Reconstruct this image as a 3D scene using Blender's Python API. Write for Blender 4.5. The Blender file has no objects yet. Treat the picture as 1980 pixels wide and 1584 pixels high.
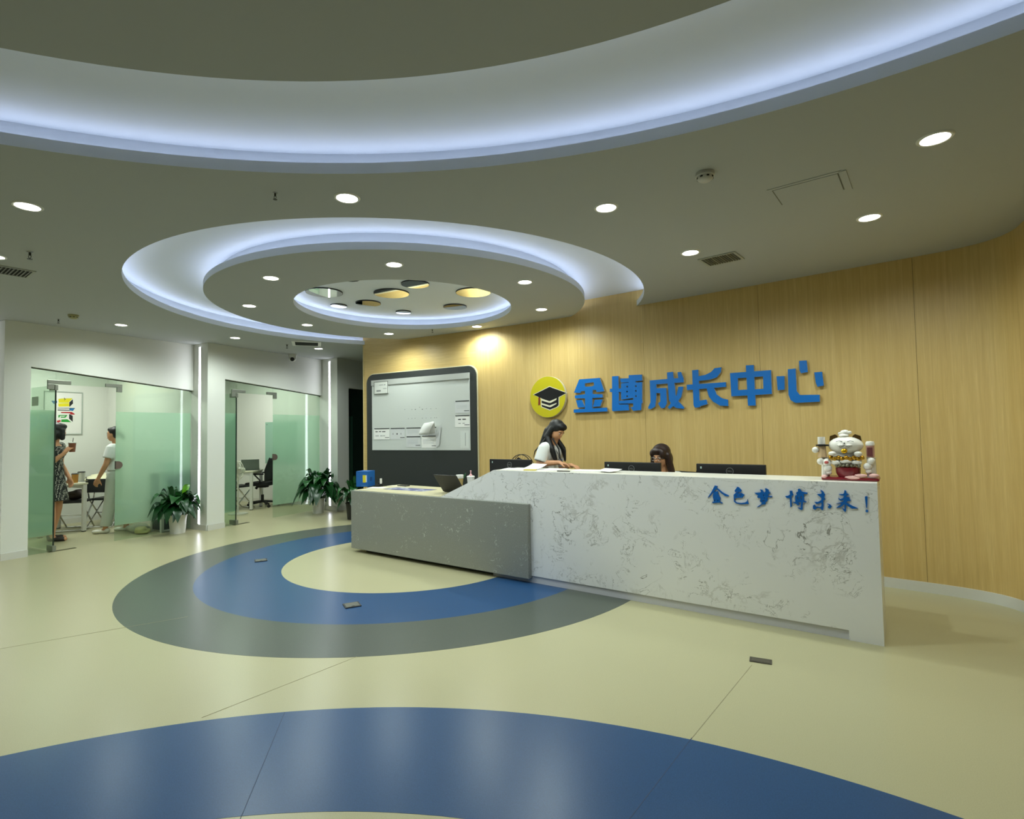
import bpy, bmesh, math, random
from mathutils import Vector, Matrix
from mathutils.geometry import tessellate_polygon
random.seed(7)
PI = math.pi
SC = bpy.context.scene
COL = SC.collection
R_ = math.radians

# ------------------------------------------------------------------ camera, world, exposure
FPX = 1045.0
cam_d = bpy.data.cameras.new('camera')
cam_d.sensor_fit = 'HORIZONTAL'
cam_d.sensor_width = 36.0
cam_d.lens = 36.0 * FPX / 1980.0
cam_d.clip_start = 0.05
cam_d.clip_end = 100
cam = bpy.data.objects.new('camera', cam_d)
COL.objects.link(cam)
CAM_H = 1.42
cam.matrix_world = (Matrix.Translation((0, 0, CAM_H)) @ Matrix.Rotation(R_(90 + 2.38), 4, 'X') @ Matrix.Rotation(R_(-1.0), 4, 'Z'))
SC.camera = cam

world = bpy.data.worlds.new('world')
SC.world = world
world.use_nodes = True
world.node_tree.nodes['Background'].inputs[0].default_value = (0.6, 0.65, 0.7, 1)
world.node_tree.nodes['Background'].inputs[1].default_value = 0.02

SC.view_settings.view_transform = 'Standard'
SC.view_settings.look = 'None'
SC.view_settings.gamma = 1.0
SC.view_settings.use_curve_mapping = False
SC.view_settings.exposure = 0.24
SC.cycles.use_denoising = True
SC.cycles.max_bounces = 6
SC.cycles.diffuse_bounces = 3
SC.cycles.glossy_bounces = 3
SC.cycles.transmission_bounces = 4
SC.cycles.transparent_max_bounces = 14
SC.cycles.use_adaptive_sampling = True
SC.cycles.adaptive_threshold = 0.1
SC.cycles.sample_clamp_indirect = 6.0
SC.cycles.caustics_reflective = False
SC.cycles.caustics_refractive = False

# strengths of the lamps the place has
DOWN_W = 10.0                    # watts of one recessed downlight
DOWN_COL = (0.89, 1.0, 0.95)
COVE_E = 4.6                     # emission of the cove light strips
COVE_COL = (0.74, 0.81, 1.0)
TUBE_E = 9.0                     # emission of the upright light strips
TUBE_COL = (0.90, 0.92, 1.0)

ZC = 2.876                       # ceiling height

# ------------------------------------------------------------------ materials
def srgb(r, g, b):
    f = lambda c: (c / 255 / 12.92) if c / 255 <= 0.04045 else ((c / 255 + 0.055) / 1.055) ** 2.4
    return (f(r), f(g), f(b), 1.0)

MATS = {}
def mat(name, col, rough=0.6, metal=0.0, spec=0.5, bump=0.0, bscale=80.0, vary=0.0, vscale=6.0, coat=0.0):
    """plain principled material with a little procedural variation"""
    if name in MATS:
        return MATS[name]
    m = bpy.data.materials.new(name)
    m.use_nodes = True
    nt = m.node_tree
    p = nt.nodes['Principled BSDF']
    p.inputs['Base Color'].default_value = col
    p.inputs['Roughness'].default_value = rough
    p.inputs['Metallic'].default_value = metal
    p.inputs['Specular IOR Level'].default_value = spec
    p.inputs['Coat Weight'].default_value = coat
    tc = nt.nodes.new('ShaderNodeTexCoord')
    if vary:
        n = nt.nodes.new('ShaderNodeTexNoise')
        n.inputs['Scale'].default_value = vscale
        n.inputs['Detail'].default_value = 4
        nt.links.new(tc.outputs['Object'], n.inputs['Vector'])
        mx = nt.nodes.new('ShaderNodeMix')
        mx.data_type = 'RGBA'
        mx.inputs['A'].default_value = tuple(c * (1 - vary) for c in col[:3]) + (1,)
        mx.inputs['B'].default_value = tuple(min(1, c * (1 + vary)) for c in col[:3]) + (1,)
        nt.links.new(n.outputs['Fac'], mx.inputs['Factor'])
        nt.links.new(mx.outputs['Result'], p.inputs['Base Color'])
    if bump:
        n = nt.nodes.new('ShaderNodeTexNoise')
        n.inputs['Scale'].default_value = bscale
        nt.links.new(tc.outputs['Object'], n.inputs['Vector'])
        b = nt.nodes.new('ShaderNodeBump')
        b.inputs['Strength'].default_value = bump
        b.inputs['Distance'].default_value = 0.01
        nt.links.new(n.outputs['Fac'], b.inputs['Height'])
        nt.links.new(b.outputs['Normal'], p.inputs['Normal'])
    MATS[name] = m
    return m

def emit(name, col, strength, lights=True):
    if name in MATS:
        return MATS[name]
    m = bpy.data.materials.new(name)
    m.use_nodes = True
    nt = m.node_tree
    nt.nodes.remove(nt.nodes['Principled BSDF'])
    e = nt.nodes.new('ShaderNodeEmission')
    e.inputs['Color'].default_value = tuple(col[:3]) + (1,)
    e.inputs['Strength'].default_value = strength
    nt.links.new(e.outputs[0], nt.nodes['Material Output'].inputs[0])
    if not lights:
        m.cycles.emission_sampling = 'NONE'
    MATS[name] = m
    return m

def ramp(nt, src, stops):
    r = nt.nodes.new('ShaderNodeValToRGB')
    els = r.color_ramp.elements
    while len(els) < len(stops):
        els.new(0.5)
    for e, (p, c) in zip(els, stops):
        e.position = p
        e.color = c if len(c) == 4 else tuple(c) + (1,)
    nt.links.new(src, r.inputs['Fac'])
    return r

def noise(nt, vec, scale, detail=4, dist=0.0, rough=0.5):
    n = nt.nodes.new('ShaderNodeTexNoise')
    n.inputs['Scale'].default_value = scale
    n.inputs['Detail'].default_value = detail
    n.inputs['Distortion'].default_value = dist
    n.inputs['Roughness'].default_value = rough
    nt.links.new(vec, n.inputs['Vector'])
    return n.outputs['Fac']

def mapping(nt, scale, rot=(0, 0, 0), coord='Object'):
    tc = nt.nodes.new('ShaderNodeTexCoord')
    mp = nt.nodes.new('ShaderNodeMapping')
    mp.inputs['Scale'].default_value = scale
    mp.inputs['Rotation'].default_value = rot
    nt.links.new(tc.outputs[coord], mp.inputs['Vector'])
    return mp.outputs['Vector']

def math_node(nt, op, a, b=None):
    n = nt.nodes.new('ShaderNodeMath')
    n.operation = op
    for i, v in enumerate((a, b)):
        if v is None:
            continue
        if isinstance(v, (int, float)):
            n.inputs[i].default_value = v
        else:
            nt.links.new(v, n.inputs[i])
    return n.outputs[0]

def mixc(nt, fac, a, b):
    n = nt.nodes.new('ShaderNodeMix')
    n.data_type = 'RGBA'
    for k, v in (('Factor', fac), ('A', a), ('B', b)):
        if isinstance(v, (int, float, tuple)):
            n.inputs[k].default_value = v
        else:
            nt.links.new(v, n.inputs[k])
    return n.outputs['Result']

def base(name, rough=0.5, spec=0.5):
    m = bpy.data.materials.new(name)
    m.use_nodes = True
    p = m.node_tree.nodes['Principled BSDF']
    p.inputs['Roughness'].default_value = rough
    p.inputs['Specular IOR Level'].default_value = spec
    MATS[name] = m
    return m, m.node_tree, p

# oak veneer, grain upright (or lying)
def wood(name, lying=False):
    m, nt, p = base(name, 0.42, 0.35)
    sc = (1.2, 1.2, 22) if lying else (16, 16, 0.5)
    v = mapping(nt, sc)
    n1 = noise(nt, v, 2.2, 6, 0.4, 0.6)
    v2 = mapping(nt, (90, 90, 3) if not lying else (5, 5, 120))
    n2 = noise(nt, v2, 2.0, 3)
    v3 = mapping(nt, (2.2, 2.2, 0.06) if not lying else (0.3, 0.3, 3))
    n3 = noise(nt, v3, 2.0, 2)
    c1 = ramp(nt, n1, [(0.25, srgb(194, 164, 100)), (0.5, srgb(210, 182, 117)), (0.78, srgb(223, 198, 134))]).outputs[0]
    c2 = mixc(nt, ramp(nt, n2, [(0.35, (0, 0, 0)), (0.65, (1, 1, 1))]).outputs[0], srgb(196, 167, 108), c1)
    c2 = mixc(nt, 0.55, c1, c2)
    c3 = mixc(nt, ramp(nt, n3, [(0.3, (0.0, 0.0, 0.0)), (0.7, (0.32, 0.32, 0.32))]).outputs[0], c2, srgb(192, 158, 92))
    nt.links.new(c3, p.inputs['Base Color'])
    b = nt.nodes.new('ShaderNodeBump')
    b.inputs['Strength'].default_value = 0.06
    b.inputs['Distance'].default_value = 0.004
    nt.links.new(n2, b.inputs['Height'])
    nt.links.new(b.outputs[0], p.inputs['Normal'])
    return m
WOOD = wood('oak_veneer')
WOOD_LYING = wood('oak_veneer_lying', True)

def vinyl(name, col, speck, rough=0.29):
    m, nt, p = base(name, rough, 0.24)
    v = mapping(nt, (1, 1, 1))
    f = noise(nt, v, 230, 2)
    g = noise(nt, v, 1.3, 3)
    lo = tuple(c * (1 - speck) for c in col[:3]) + (1,)
    hi = tuple(min(1, c * (1 + speck)) for c in col[:3]) + (1,)
    c = mixc(nt, ramp(nt, f, [(0.35, (0, 0, 0)), (0.65, (1, 1, 1))]).outputs[0], lo, hi)
    c = mixc(nt, ramp(nt, g, [(0.35, (0, 0, 0)), (0.7, (0.10, 0.10, 0.10))]).outputs[0], c, tuple(x * 0.8 for x in col[:3]) + (1,))
    nt.links.new(c, p.inputs['Base Color'])
    b = nt.nodes.new('ShaderNodeBump')
    b.inputs['Strength'].default_value = 0.035
    b.inputs['Distance'].default_value = 0.002
    nt.links.new(noise(nt, v, 90, 2), b.inputs['Height'])
    nt.links.new(b.outputs[0], p.inputs['Normal'])
    return m
V_CREAM = vinyl('vinyl_cream', srgb(182, 177, 140), 0.05)
V_GREY = vinyl('vinyl_grey', srgb(86, 92, 84), 0.10)
V_BLUE = vinyl('vinyl_blue', srgb(42, 78, 120), 0.12)

def marble():
    m, nt, p = base('white_marble', 0.24, 0.5)
    v = mapping(nt, (1, 1, 1))
    base_c = mixc(nt, noise(nt, v, 1.4, 3), srgb(232, 232, 232), srgb(242, 242, 240))
    out = base_c
    for sc, dist, w, dens, col, mo in ((2.2, 1.4, 0.0065, 0.52, srgb(120, 118, 110), 2.3), (4.6, 1.8, 0.010, 0.55, srgb(132, 130, 122), 3.1), (2.9, 1.5, 0.03, 0.56, srgb(208, 207, 203), 2.6), (8.0, 1.6, 0.014, 0.57, srgb(150, 148, 142), 4.2)):
        n = noise(nt, v, sc, 6, dist, 0.6)
        a = math_node(nt, 'ABSOLUTE', math_node(nt, 'SUBTRACT', n, 0.5))
        line = ramp(nt, a, [(0.0, (1, 1, 1)), (w, (0.0, 0.0, 0.0))]).outputs[0]
        mask = ramp(nt, noise(nt, v, mo, 3, 0.6), [(dens, (0, 0, 0)), (dens + 0.08, (1, 1, 1))]).outputs[0]
        f = nt.nodes.new('ShaderNodeMix')
        f.data_type = 'RGBA'
        f.blend_type = 'MULTIPLY'
        f.inputs['Factor'].default_value = 1
        nt.links.new(line, f.inputs['A'])
        nt.links.new(mask, f.inputs['B'])
        out = mixc(nt, f.outputs['Result'], out, col)
    nt.links.new(out, p.inputs['Base Color'])
    return m
MARBLE = marble()

def greystone():
    m, nt, p = base('grey_stone', 0.3, 0.5)
    v = mapping(nt, (1, 1, 1))
    c = mixc(nt, ramp(nt, noise(nt, v, 160, 2), [(0.35, (0, 0, 0)), (0.65, (1, 1, 1))]).outputs[0], srgb(128, 130, 122), srgb(152, 154, 146))
    fl = math_node(nt, 'MULTIPLY', ramp(nt, noise(nt, v, 30, 4, 1.5), [(0.60, (0, 0, 0)), (0.68, (1, 1, 1))]).outputs[0], ramp(nt, noise(nt, v, 6, 2), [(0.46, (0, 0, 0)), (0.6, (1, 1, 1))]).outputs[0])
    c = mixc(nt, fl, c, srgb(186, 188, 180))
    nt.links.new(c, p.inputs['Base Color'])
    return m
STONE = greystone()

def glass(name, tint, film=False):
    m = bpy.data.materials.new(name)
    m.use_nodes = True
    nt = m.node_tree
    nt.nodes.remove(nt.nodes['Principled BSDF'])
    o = nt.nodes['Material Output']
    tr = nt.nodes.new('ShaderNodeBsdfTransparent')
    tr.inputs[0].default_value = tint
    gl = nt.nodes.new('ShaderNodeBsdfGlossy')
    gl.inputs['Roughness'].default_value = 0.03
    lw = nt.nodes.new('ShaderNodeLayerWeight')
    lw.inputs['Blend'].default_value = 0.5
    pw = math_node(nt, 'POWER', lw.outputs['Facing'], 4.0)
    fr = math_node(nt, 'ADD', math_node(nt, 'MULTIPLY', pw, 0.7 if not film else 0.25), 0.035 if not film else 0.01)
    mx = nt.nodes.new('ShaderNodeMixShader')
    nt.links.new(fr, mx.inputs[0])
    nt.links.new(gl.outputs[0], mx.inputs[2])
    if not film:
        nt.links.new(tr.outputs[0], mx.inputs[1])
    else:
        rf = nt.nodes.new('ShaderNodeBsdfRefraction')
        rf.inputs['Color'].default_value = (0.80, 0.92, 0.86, 1)
        rf.inputs['Roughness'].default_value = 0.42
        rf.inputs['IOR'].default_value = 1.12
        tl = nt.nodes.new('ShaderNodeBsdfTranslucent')
        tl.inputs[0].default_value = (0.66, 0.86, 0.72, 1)
        df = nt.nodes.new('ShaderNodeBsdfDiffuse')
        df.inputs[0].default_value = (0.60, 0.78, 0.66, 1)
        a = nt.nodes.new('ShaderNodeMixShader')
        a.inputs[0].default_value = 0.5
        nt.links.new(tl.outputs[0], a.inputs[1])
        nt.links.new(df.outputs[0], a.inputs[2])
        b = nt.nodes.new('ShaderNodeMixShader')
        b.inputs[0].default_value = 0.66
        nt.links.new(rf.outputs[0], b.inputs[1])
        nt.links.new(a.outputs[0], b.inputs[2])
        c = nt.nodes.new('ShaderNodeMixShader')
        c.inputs[0].default_value = 0.06
        nt.links.new(b.outputs[0], c.inputs[1])
        nt.links.new(tr.outputs[0], c.inputs[2])
        nt.links.new(c.outputs[0], mx.inputs[1])
    nt.links.new(mx.outputs[0], o.inputs[0])
    MATS[name] = m
    return m
GLASS = glass('green_glass', (0.89, 0.955, 0.905, 1))
FILM = glass('frosted_film', (0.8, 0.92, 0.85, 1), True)

WHITE_WALL = mat('white_paint', srgb(226, 228, 220), 0.85, bump=0.03, bscale=120)
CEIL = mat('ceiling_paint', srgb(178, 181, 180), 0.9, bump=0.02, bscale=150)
COVE = mat('cove_paint', srgb(224, 230, 236), 0.85)
BASEB = mat('baseboard_white', srgb(214, 214, 206), 0.5)
WHITE_PLASTIC = mat('white_plastic', srgb(228, 228, 222), 0.4)
GREY_PLASTIC = mat('grey_plastic', srgb(120, 122, 118), 0.5)
DARK = mat('dark_plastic', srgb(22, 22, 24), 0.45)
BLACK = mat('black_plastic', srgb(10, 10, 11), 0.5)
METAL = mat('brushed_metal', srgb(150, 150, 145), 0.32, 1.0)
CHROME = mat('chrome', srgb(210, 210, 208), 0.12, 1.0)
MIRROR = mat('mirror', srgb(235, 235, 232), 0.02, 1.0)
PAPER = mat('paper_white', srgb(232, 232, 226), 0.8, vary=0.02)
PAPER_GREY = mat('paper_grey', srgb(206, 208, 206), 0.8, vary=0.03)
INK = mat('ink_black', srgb(30, 30, 32), 0.7)
INK_GREY = mat('ink_grey', srgb(140, 142, 140), 0.8)
SKIN = mat('skin', srgb(206, 152, 112), 0.55, vary=0.05, vscale=20)
HAIR = mat('black_hair', srgb(11, 10, 10), 0.5, vary=0.3, vscale=120)
HAIR_BROWN = mat('brown_hair', srgb(44, 28, 22), 0.42, vary=0.3, vscale=120)
TEE = mat('white_cotton', srgb(226, 228, 224), 0.9, bump=0.15, bscale=18)
LIP = mat('lips', srgb(150, 74, 66), 0.5)

# ------------------------------------------------------------------ mesh helpers
def obj(name, bm, m, parent=None, smooth=False, loc=None, rot=None):
    if isinstance(bm, bpy.types.Mesh):
        me = bm
    else:
        bmesh.ops.recalc_face_normals(bm, faces=bm.faces[:])
        me = bpy.data.meshes.new(name)
        bm.to_mesh(me)
        bm.free()
    if m is not None and not me.materials:
        me.materials.append(m)
    if smooth:
        for p in me.polygons:
            p.use_smooth = True
        try:
            me.set_sharp_from_angle(angle=R_(smooth if smooth is not True else 40))
        except Exception:
            pass
    o = bpy.data.objects.new(name, me)
    COL.objects.link(o)
    if parent is not None:
        o.parent = parent
    if loc is not None:
        o.location = loc
    if rot is not None:
        o.rotation_euler = rot
    return o

def tag(o, label, cat, group=None):
    o['label'] = label
    o['category'] = cat
    if group:
        o['group'] = group
    return o

def thing(name, label, cat, loc=(0, 0, 0), rz=0.0, group=None):
    o = bpy.data.objects.new(name, None)
    o.empty_display_size = 0.1
    COL.objects.link(o)
    o.location = loc
    o.rotation_euler = (0, 0, rz)
    return tag(o, label, cat, group)

def struct(o, label, cat=None):
    o['kind'] = 'structure'
    o['label'] = label
    if cat:
        o['category'] = cat
    return o

def empty_struct(name, label, cat=None):
    o = bpy.data.objects.new(name, None)
    COL.objects.link(o)
    return struct(o, label, cat)

def B():
    return bmesh.new()

def box(bm, x0, x1, y0, y1, z0, z1, mtx=None, bevel=0.0):
    r = bmesh.ops.create_cube(bm, size=1.0)
    vs = r['verts']
    for v in vs:
        v.co = Vector((x0 + (v.co.x + .5) * (x1 - x0), y0 + (v.co.y + .5) * (y1 - y0), z0 + (v.co.z + .5) * (z1 - z0)))
    if bevel:
        es = {e for v in vs for e in v.link_edges}
        rb = bmesh.ops.bevel(bm, geom=list(es), offset=bevel, segments=2, profile=0.6, affect='EDGES', clamp_overlap=True)
        vs = list({v for f in rb['faces'] for v in f.verts} | {v for v in vs if v.is_valid})
    if mtx is not None:
        for v in vs:
            v.co = mtx @ v.co
    return bm

def bx(x0, x1, y0, y1, z0, z1, bevel=0.0, mtx=None):
    return box(B(), x0, x1, y0, y1, z0, z1, mtx, bevel)

def lathe(bm, prof, n=32, c=(0, 0), cap=False, axis='Z', mtx=None):
    """revolve [(r, z)] about a vertical axis through c"""
    rings = []
    for r, z in prof:
        if r < 1e-6:
            rings.append([bm.verts.new((c[0], c[1], z))])
        else:
            rings.append([bm.verts.new((c[0] + r * math.cos(2 * PI * k / n), c[1] + r * math.sin(2 * PI * k / n), z)) for k in range(n)])
    for a, b in zip(rings, rings[1:]):
        for k in range(n):
            k2 = (k + 1) % n
            if len(a) == 1 and len(b) == 1:
                continue
            if len(a) == 1:
                bm.faces.new((a[0], b[k2], b[k]))
            elif len(b) == 1:
                bm.faces.new((a[k], a[k2], b[0]))
            else:
                bm.faces.new((a[k], a[k2], b[k2], b[k]))
    if cap:
        for r in (rings[0], rings[-1]):
            if len(r) > 2:
                bm.faces.new(r)
    if mtx is not None:
        for r in rings:
            for v in r:
                v.co = mtx @ v.co
    return bm

def tube(bm, pts, r, n=8, closed=False, cap=True):
    pts = [Vector(p) for p in pts]
    rad = r if isinstance(r, (list, tuple)) else [r] * len(pts)
    rings = []
    N = len(pts)
    up = None
    for i, p in enumerate(pts):
        if closed:
            d = (pts[(i + 1) % N] - pts[i - 1]).normalized()
        else:
            d = (pts[min(i + 1, N - 1)] - pts[max(i - 1, 0)]).normalized()
        if up is None:
            up = Vector((0, 0, 1)) if abs(d.z) < 0.9 else Vector((1, 0, 0))
        s = d.cross(up).normalized()
        up = s.cross(d).normalized()
        rings.append([bm.verts.new(p + (s * math.cos(2 * PI * k / n) + up * math.sin(2 * PI * k / n)) * rad[i]) for k in range(n)])
    pr = list(zip(rings, rings[1:])) + ([(rings[-1], rings[0])] if closed else [])
    for a, b in pr:
        for k in range(n):
            k2 = (k + 1) % n
            bm.faces.new((a[k], a[k2], b[k2], b[k]))
    if cap and not closed:
        bm.faces.new(rings[0])
        bm.faces.new(rings[-1])
    return bm

def ell(bm, c, r, rot=None, sub=2):
    m = Matrix.Translation(c)
    if rot is not None:
        m = m @ rot.to_4x4()
    m = m @ Matrix.Diagonal((r[0], r[1], r[2], 1))
    bmesh.ops.create_icosphere(bm, subdivisions=sub, radius=1.0, matrix=m)
    return bm

def prism(bm, loops, d0, d1, frame):
    """loops: [outer, hole, ...] of (a, z); frame(a, d, z) -> Vector ; extruded from depth d0 to d1"""
    tri = tessellate_polygon([[Vector((a, z, 0)) for a, z in lp] for lp in loops])
    flat = [q for lp in loops for q in lp]
    f = [bm.verts.new(frame(a, d0, z)) for a, z in flat]
    b = [bm.verts.new(frame(a, d1, z)) for a, z in flat] if d1 != d0 else None
    for t in tri:
        try:
            bm.faces.new([f[i] for i in t])
            if b:
                bm.faces.new([b[i] for i in reversed(t)])
        except ValueError:
            pass
    if b:
        k = 0
        for lp in loops:
            n = len(lp)
            for i in range(n):
                j = (i + 1) % n
                bm.faces.new((f[k + i], f[k + j], b[k + j], b[k + i]))
            k += n
    return bm

def plan_prism(bm, pts, z0, z1):
    """plan polygon [(x, y)] from z0 to z1"""
    return prism(bm, [pts], z0, z1, lambda a, d, z: Vector((a, z, d)))

def circle(c, r, n=128):
    return [(c[0] + r * math.cos(2 * PI * k / n), c[1] + r * math.sin(2 * PI * k / n)) for k in range(n)]

def rrect(x0, x1, z0, z1, r, n=5, corners=(1, 1, 1, 1)):
    """rounded rectangle; corners: bl, br, tr, tl"""
    out = []
    for (cx, cz, a0, on) in ((x0 + r, z0 + r, PI, corners[0]), (x1 - r, z0 + r, 1.5 * PI, corners[1]), (x1 - r, z1 - r, 0, corners[2]), (x0 + r, z1 - r, .5 * PI, corners[3])):
        if not on:
            out.append((x0 if cx < (x0 + x1) / 2 else x1, z0 if cz < (z0 + z1) / 2 else z1))
            continue
        for k in range(n + 1):
            a = a0 + k / n * PI / 2
            out.append((cx + r * math.cos(a), cz + r * math.sin(a)))
    return out

LOCAL = lambda a, d, z: Vector((a, d, z))

def blob(name, prims, voxel, m, parent=None, smooth=4):
    """one continuous skin grown over tapered limbs and ellipsoids"""
    bm = B()
    for p in prims:
        k = p[0]
        if k == 'e':
            ell(bm, p[1], p[2], p[3] if len(p) > 3 else None, 3)
        else:
            a, ra, b, rb = Vector(p[1]), p[2], Vector(p[3]), p[4]
            if k == 'c':
                ell(bm, a, (ra,) * 3, None, 2)
                ell(bm, b, (rb,) * 3, None, 2)
            d = (b - a)
            q = d.to_track_quat('Z', 'Y').to_matrix()
            L = d.length
            sx = p[5] if len(p) > 5 else 1.0
            r0 = [bm.verts.new(a + q @ Vector((ra * math.cos(t) , ra * math.sin(t) * sx, 0))) for t in [2 * PI * i / 16 for i in range(16)]]
            r1 = [bm.verts.new(b + q @ Vector((rb * math.cos(t) , rb * math.sin(t) * sx, 0))) for t in [2 * PI * i / 16 for i in range(16)]]
            for i in range(16):
                j = (i + 1) % 16
                bm.faces.new((r0[i], r0[j], r1[j], r1[i]))
            bm.faces.new(list(reversed(r0)))
            bm.faces.new(r1)
    bmesh.ops.recalc_face_normals(bm, faces=bm.faces[:])
    me = bpy.data.meshes.new('tmp')
    bm.to_mesh(me)
    bm.free()
    t = bpy.data.objects.new('tmp', me)
    COL.objects.link(t)
    md = t.modifiers.new('r', 'REMESH')
    md.mode = 'VOXEL'
    md.voxel_size = voxel
    if smooth:
        s = t.modifiers.new('s', 'SMOOTH')
        s.factor = 0.5
        s.iterations = smooth
    dg = bpy.context.evaluated_depsgraph_get()
    out = bpy.data.meshes.new_from_object(t.evaluated_get(dg))
    bpy.data.objects.remove(t)
    bpy.data.meshes.remove(me)
    out.name = name
    out.materials.clear()
    out.materials.append(m)
    for p in out.polygons:
        p.use_smooth = True
    return obj(name, out, None, parent)

def text_mesh(s, size, depth=0.0):
    cu = bpy.data.curves.new('t', 'FONT')
    cu.body = s
    cu.size = size
    cu.align_x = 'CENTER'
    cu.align_y = 'CENTER'
    cu.extrude = depth
    o = bpy.data.objects.new('t', cu)
    COL.objects.link(o)
    dg = bpy.context.evaluated_depsgraph_get()
    me = bpy.data.meshes.new_from_object(o.evaluated_get(dg))
    bpy.data.objects.remove(o)
    bpy.data.curves.remove(cu)
    return me

def copy_tree(o, parent=None):
    c = o.copy()
    COL.objects.link(c)
    c.parent = parent
    for ch in list(o.children):
        if ch.type != 'LIGHT':
            copy_tree(ch, c)
    return c

# ================================================================== THE SETTING
# ---- floor with inlaid rings
fl = struct(obj('floor', bx(-10.5, 5.5, -7.5, 14.5, -0.1, 0.0), V_CREAM), 'pale cream sheet vinyl floor of the lobby', 'floor')
RC = (-1.2, 6.245)                 # centre of the ring by the desk
BC = (-0.732, -0.699)              # centre of the large ring in the foreground
def inlay(name, loops, m, z=0.0008):
    bm = B()
    prism(bm, loops, z, -0.004, lambda a, d, y: Vector((a, y, d)))
    return obj(name, bm, m, fl)
inlay('grey_ring', [circle(RC, 2.735, 160), circle(RC, 2.135, 160)], V_GREY)
inlay('blue_ring', [circle(RC, 2.135, 160), circle(RC, 1.35, 160)], V_BLUE)
inlay('blue_ring', [circle(BC, 3.572, 200), circle(BC, 2.80, 200)], V_BLUE)
SEAM = mat('weld_line', srgb(168, 160, 126), 0.6)
SEAM_B = mat('weld_line_dark', srgb(30, 54, 88), 0.6)
def seam(p, q, m, w=0.0028):
    d = Vector((q[0] - p[0], q[1] - p[1])).normalized()
    n = Vector((-d.y, d.x)) * w / 2
    bm = B()
    plan_prism(bm, [(p[0] + n.x, p[1] + n.y), (q[0] + n.x, q[1] + n.y), (q[0] - n.x, q[1] - n.y), (p[0] - n.x, p[1] - n.y)], 0.0006, 0.0014)
    obj('weld_seam', bm, m, fl)
seam((0.80, 2.545), (1.41, 3.30), SEAM)
seam((0.33, 1.94), (0.80, 2.545), SEAM_B)
seam((-1.03, 2.04), (-1.195, 2.84), SEAM_B)
seam((-1.6, 2.80), (-1.02, 3.52), SEAM)
seam((-3.55, 3.74), (-2.6, 4.35), SEAM)

# ---- ceiling: soffit with two round coves
C1 = (-1.213, 6.262)
R_OUT, R_DISC, R_HOLE = 2.70, 2.065, 1.226
C2, R2 = (-0.793, -1.156), 4.117
C2D, R2D = (-0.723, -0.919), 3.086
bm = B()
prism(bm, [[(-10.5, -7.5), (5.5, -7.5), (5.5, 14.5), (-10.5, 14.5)], circle(C1, R_OUT, 160), circle(C2, R2, 200)], ZC, ZC, lambda a, d, y: Vector((a, y, d)))
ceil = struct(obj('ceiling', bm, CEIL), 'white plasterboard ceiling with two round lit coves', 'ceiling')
LED = emit('cove_light', COVE_COL, COVE_E)
LED_RING = emit('ring_cove_light', COVE_COL, COVE_E * 1.25)
LIPH, REC = 0.062, 0.18
def cove_out(c, R, n=160):
    """edge of a round opening: low lip, hidden ledge, back wall"""
    bm = B()
    lathe(bm, [(R, ZC), (R, ZC + LIPH), (R + .015, ZC + LIPH), (R + .015, ZC + .012), (R + .13, ZC + .012), (R + .13, ZC + REC)], n, c)
    obj('cove_edge', bm, COVE, ceil, 30)
    bm = B()
    lathe(bm, [(R + .118, ZC + .014), (R + .122, ZC + .058)], 72, c)
    obj('light_strip', bm, LED_RING if c is C1 else LED, ceil)
def cove_in(c, R, n=160):
    """edge of a hanging disc"""
    bm = B()
    lathe(bm, [(R, ZC), (R, ZC + LIPH), (R - .015, ZC + LIPH), (R - .015, ZC + .012), (R - .13, ZC + .012), (R - .13, ZC + REC)], n, c)
    obj('cove_edge', bm, COVE, ceil, 30)
    bm = B()
    lathe(bm, [(R - .122, ZC + .058), (R - .118, ZC + .014)], 72, c)
    obj('light_strip', bm, LED_RING if c is C1 else LED, ceil)
cove_out(C1, R_OUT)
cove_in(C1, R_DISC)
cove_out(C1, R_HOLE, 120)
bm = B()
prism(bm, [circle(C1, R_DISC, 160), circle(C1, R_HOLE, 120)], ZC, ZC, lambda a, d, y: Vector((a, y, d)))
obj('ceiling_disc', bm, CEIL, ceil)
bm = B()
plan_prism(bm, circle(C1, R_OUT + .14, 96), ZC + REC, ZC + REC + .03)
obj('cove_top', bm, COVE, ceil)
bm = B()
plan_prism(bm, circle(C1, R_HOLE + .131, 96), ZC + REC - .02, ZC + REC - .004)
obj('cove_top', bm, COVE, ceil)
cove_out(C2, R2, 200)
cove_in(C2D, R2D, 200)
bm = B()
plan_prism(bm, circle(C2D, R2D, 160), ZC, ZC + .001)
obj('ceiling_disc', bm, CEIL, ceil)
bm = B()
plan_prism(bm, circle(C2, R2 + .14, 120), ZC + REC, ZC + REC + .03)
obj('cove_top', bm, COVE, ceil)
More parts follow.
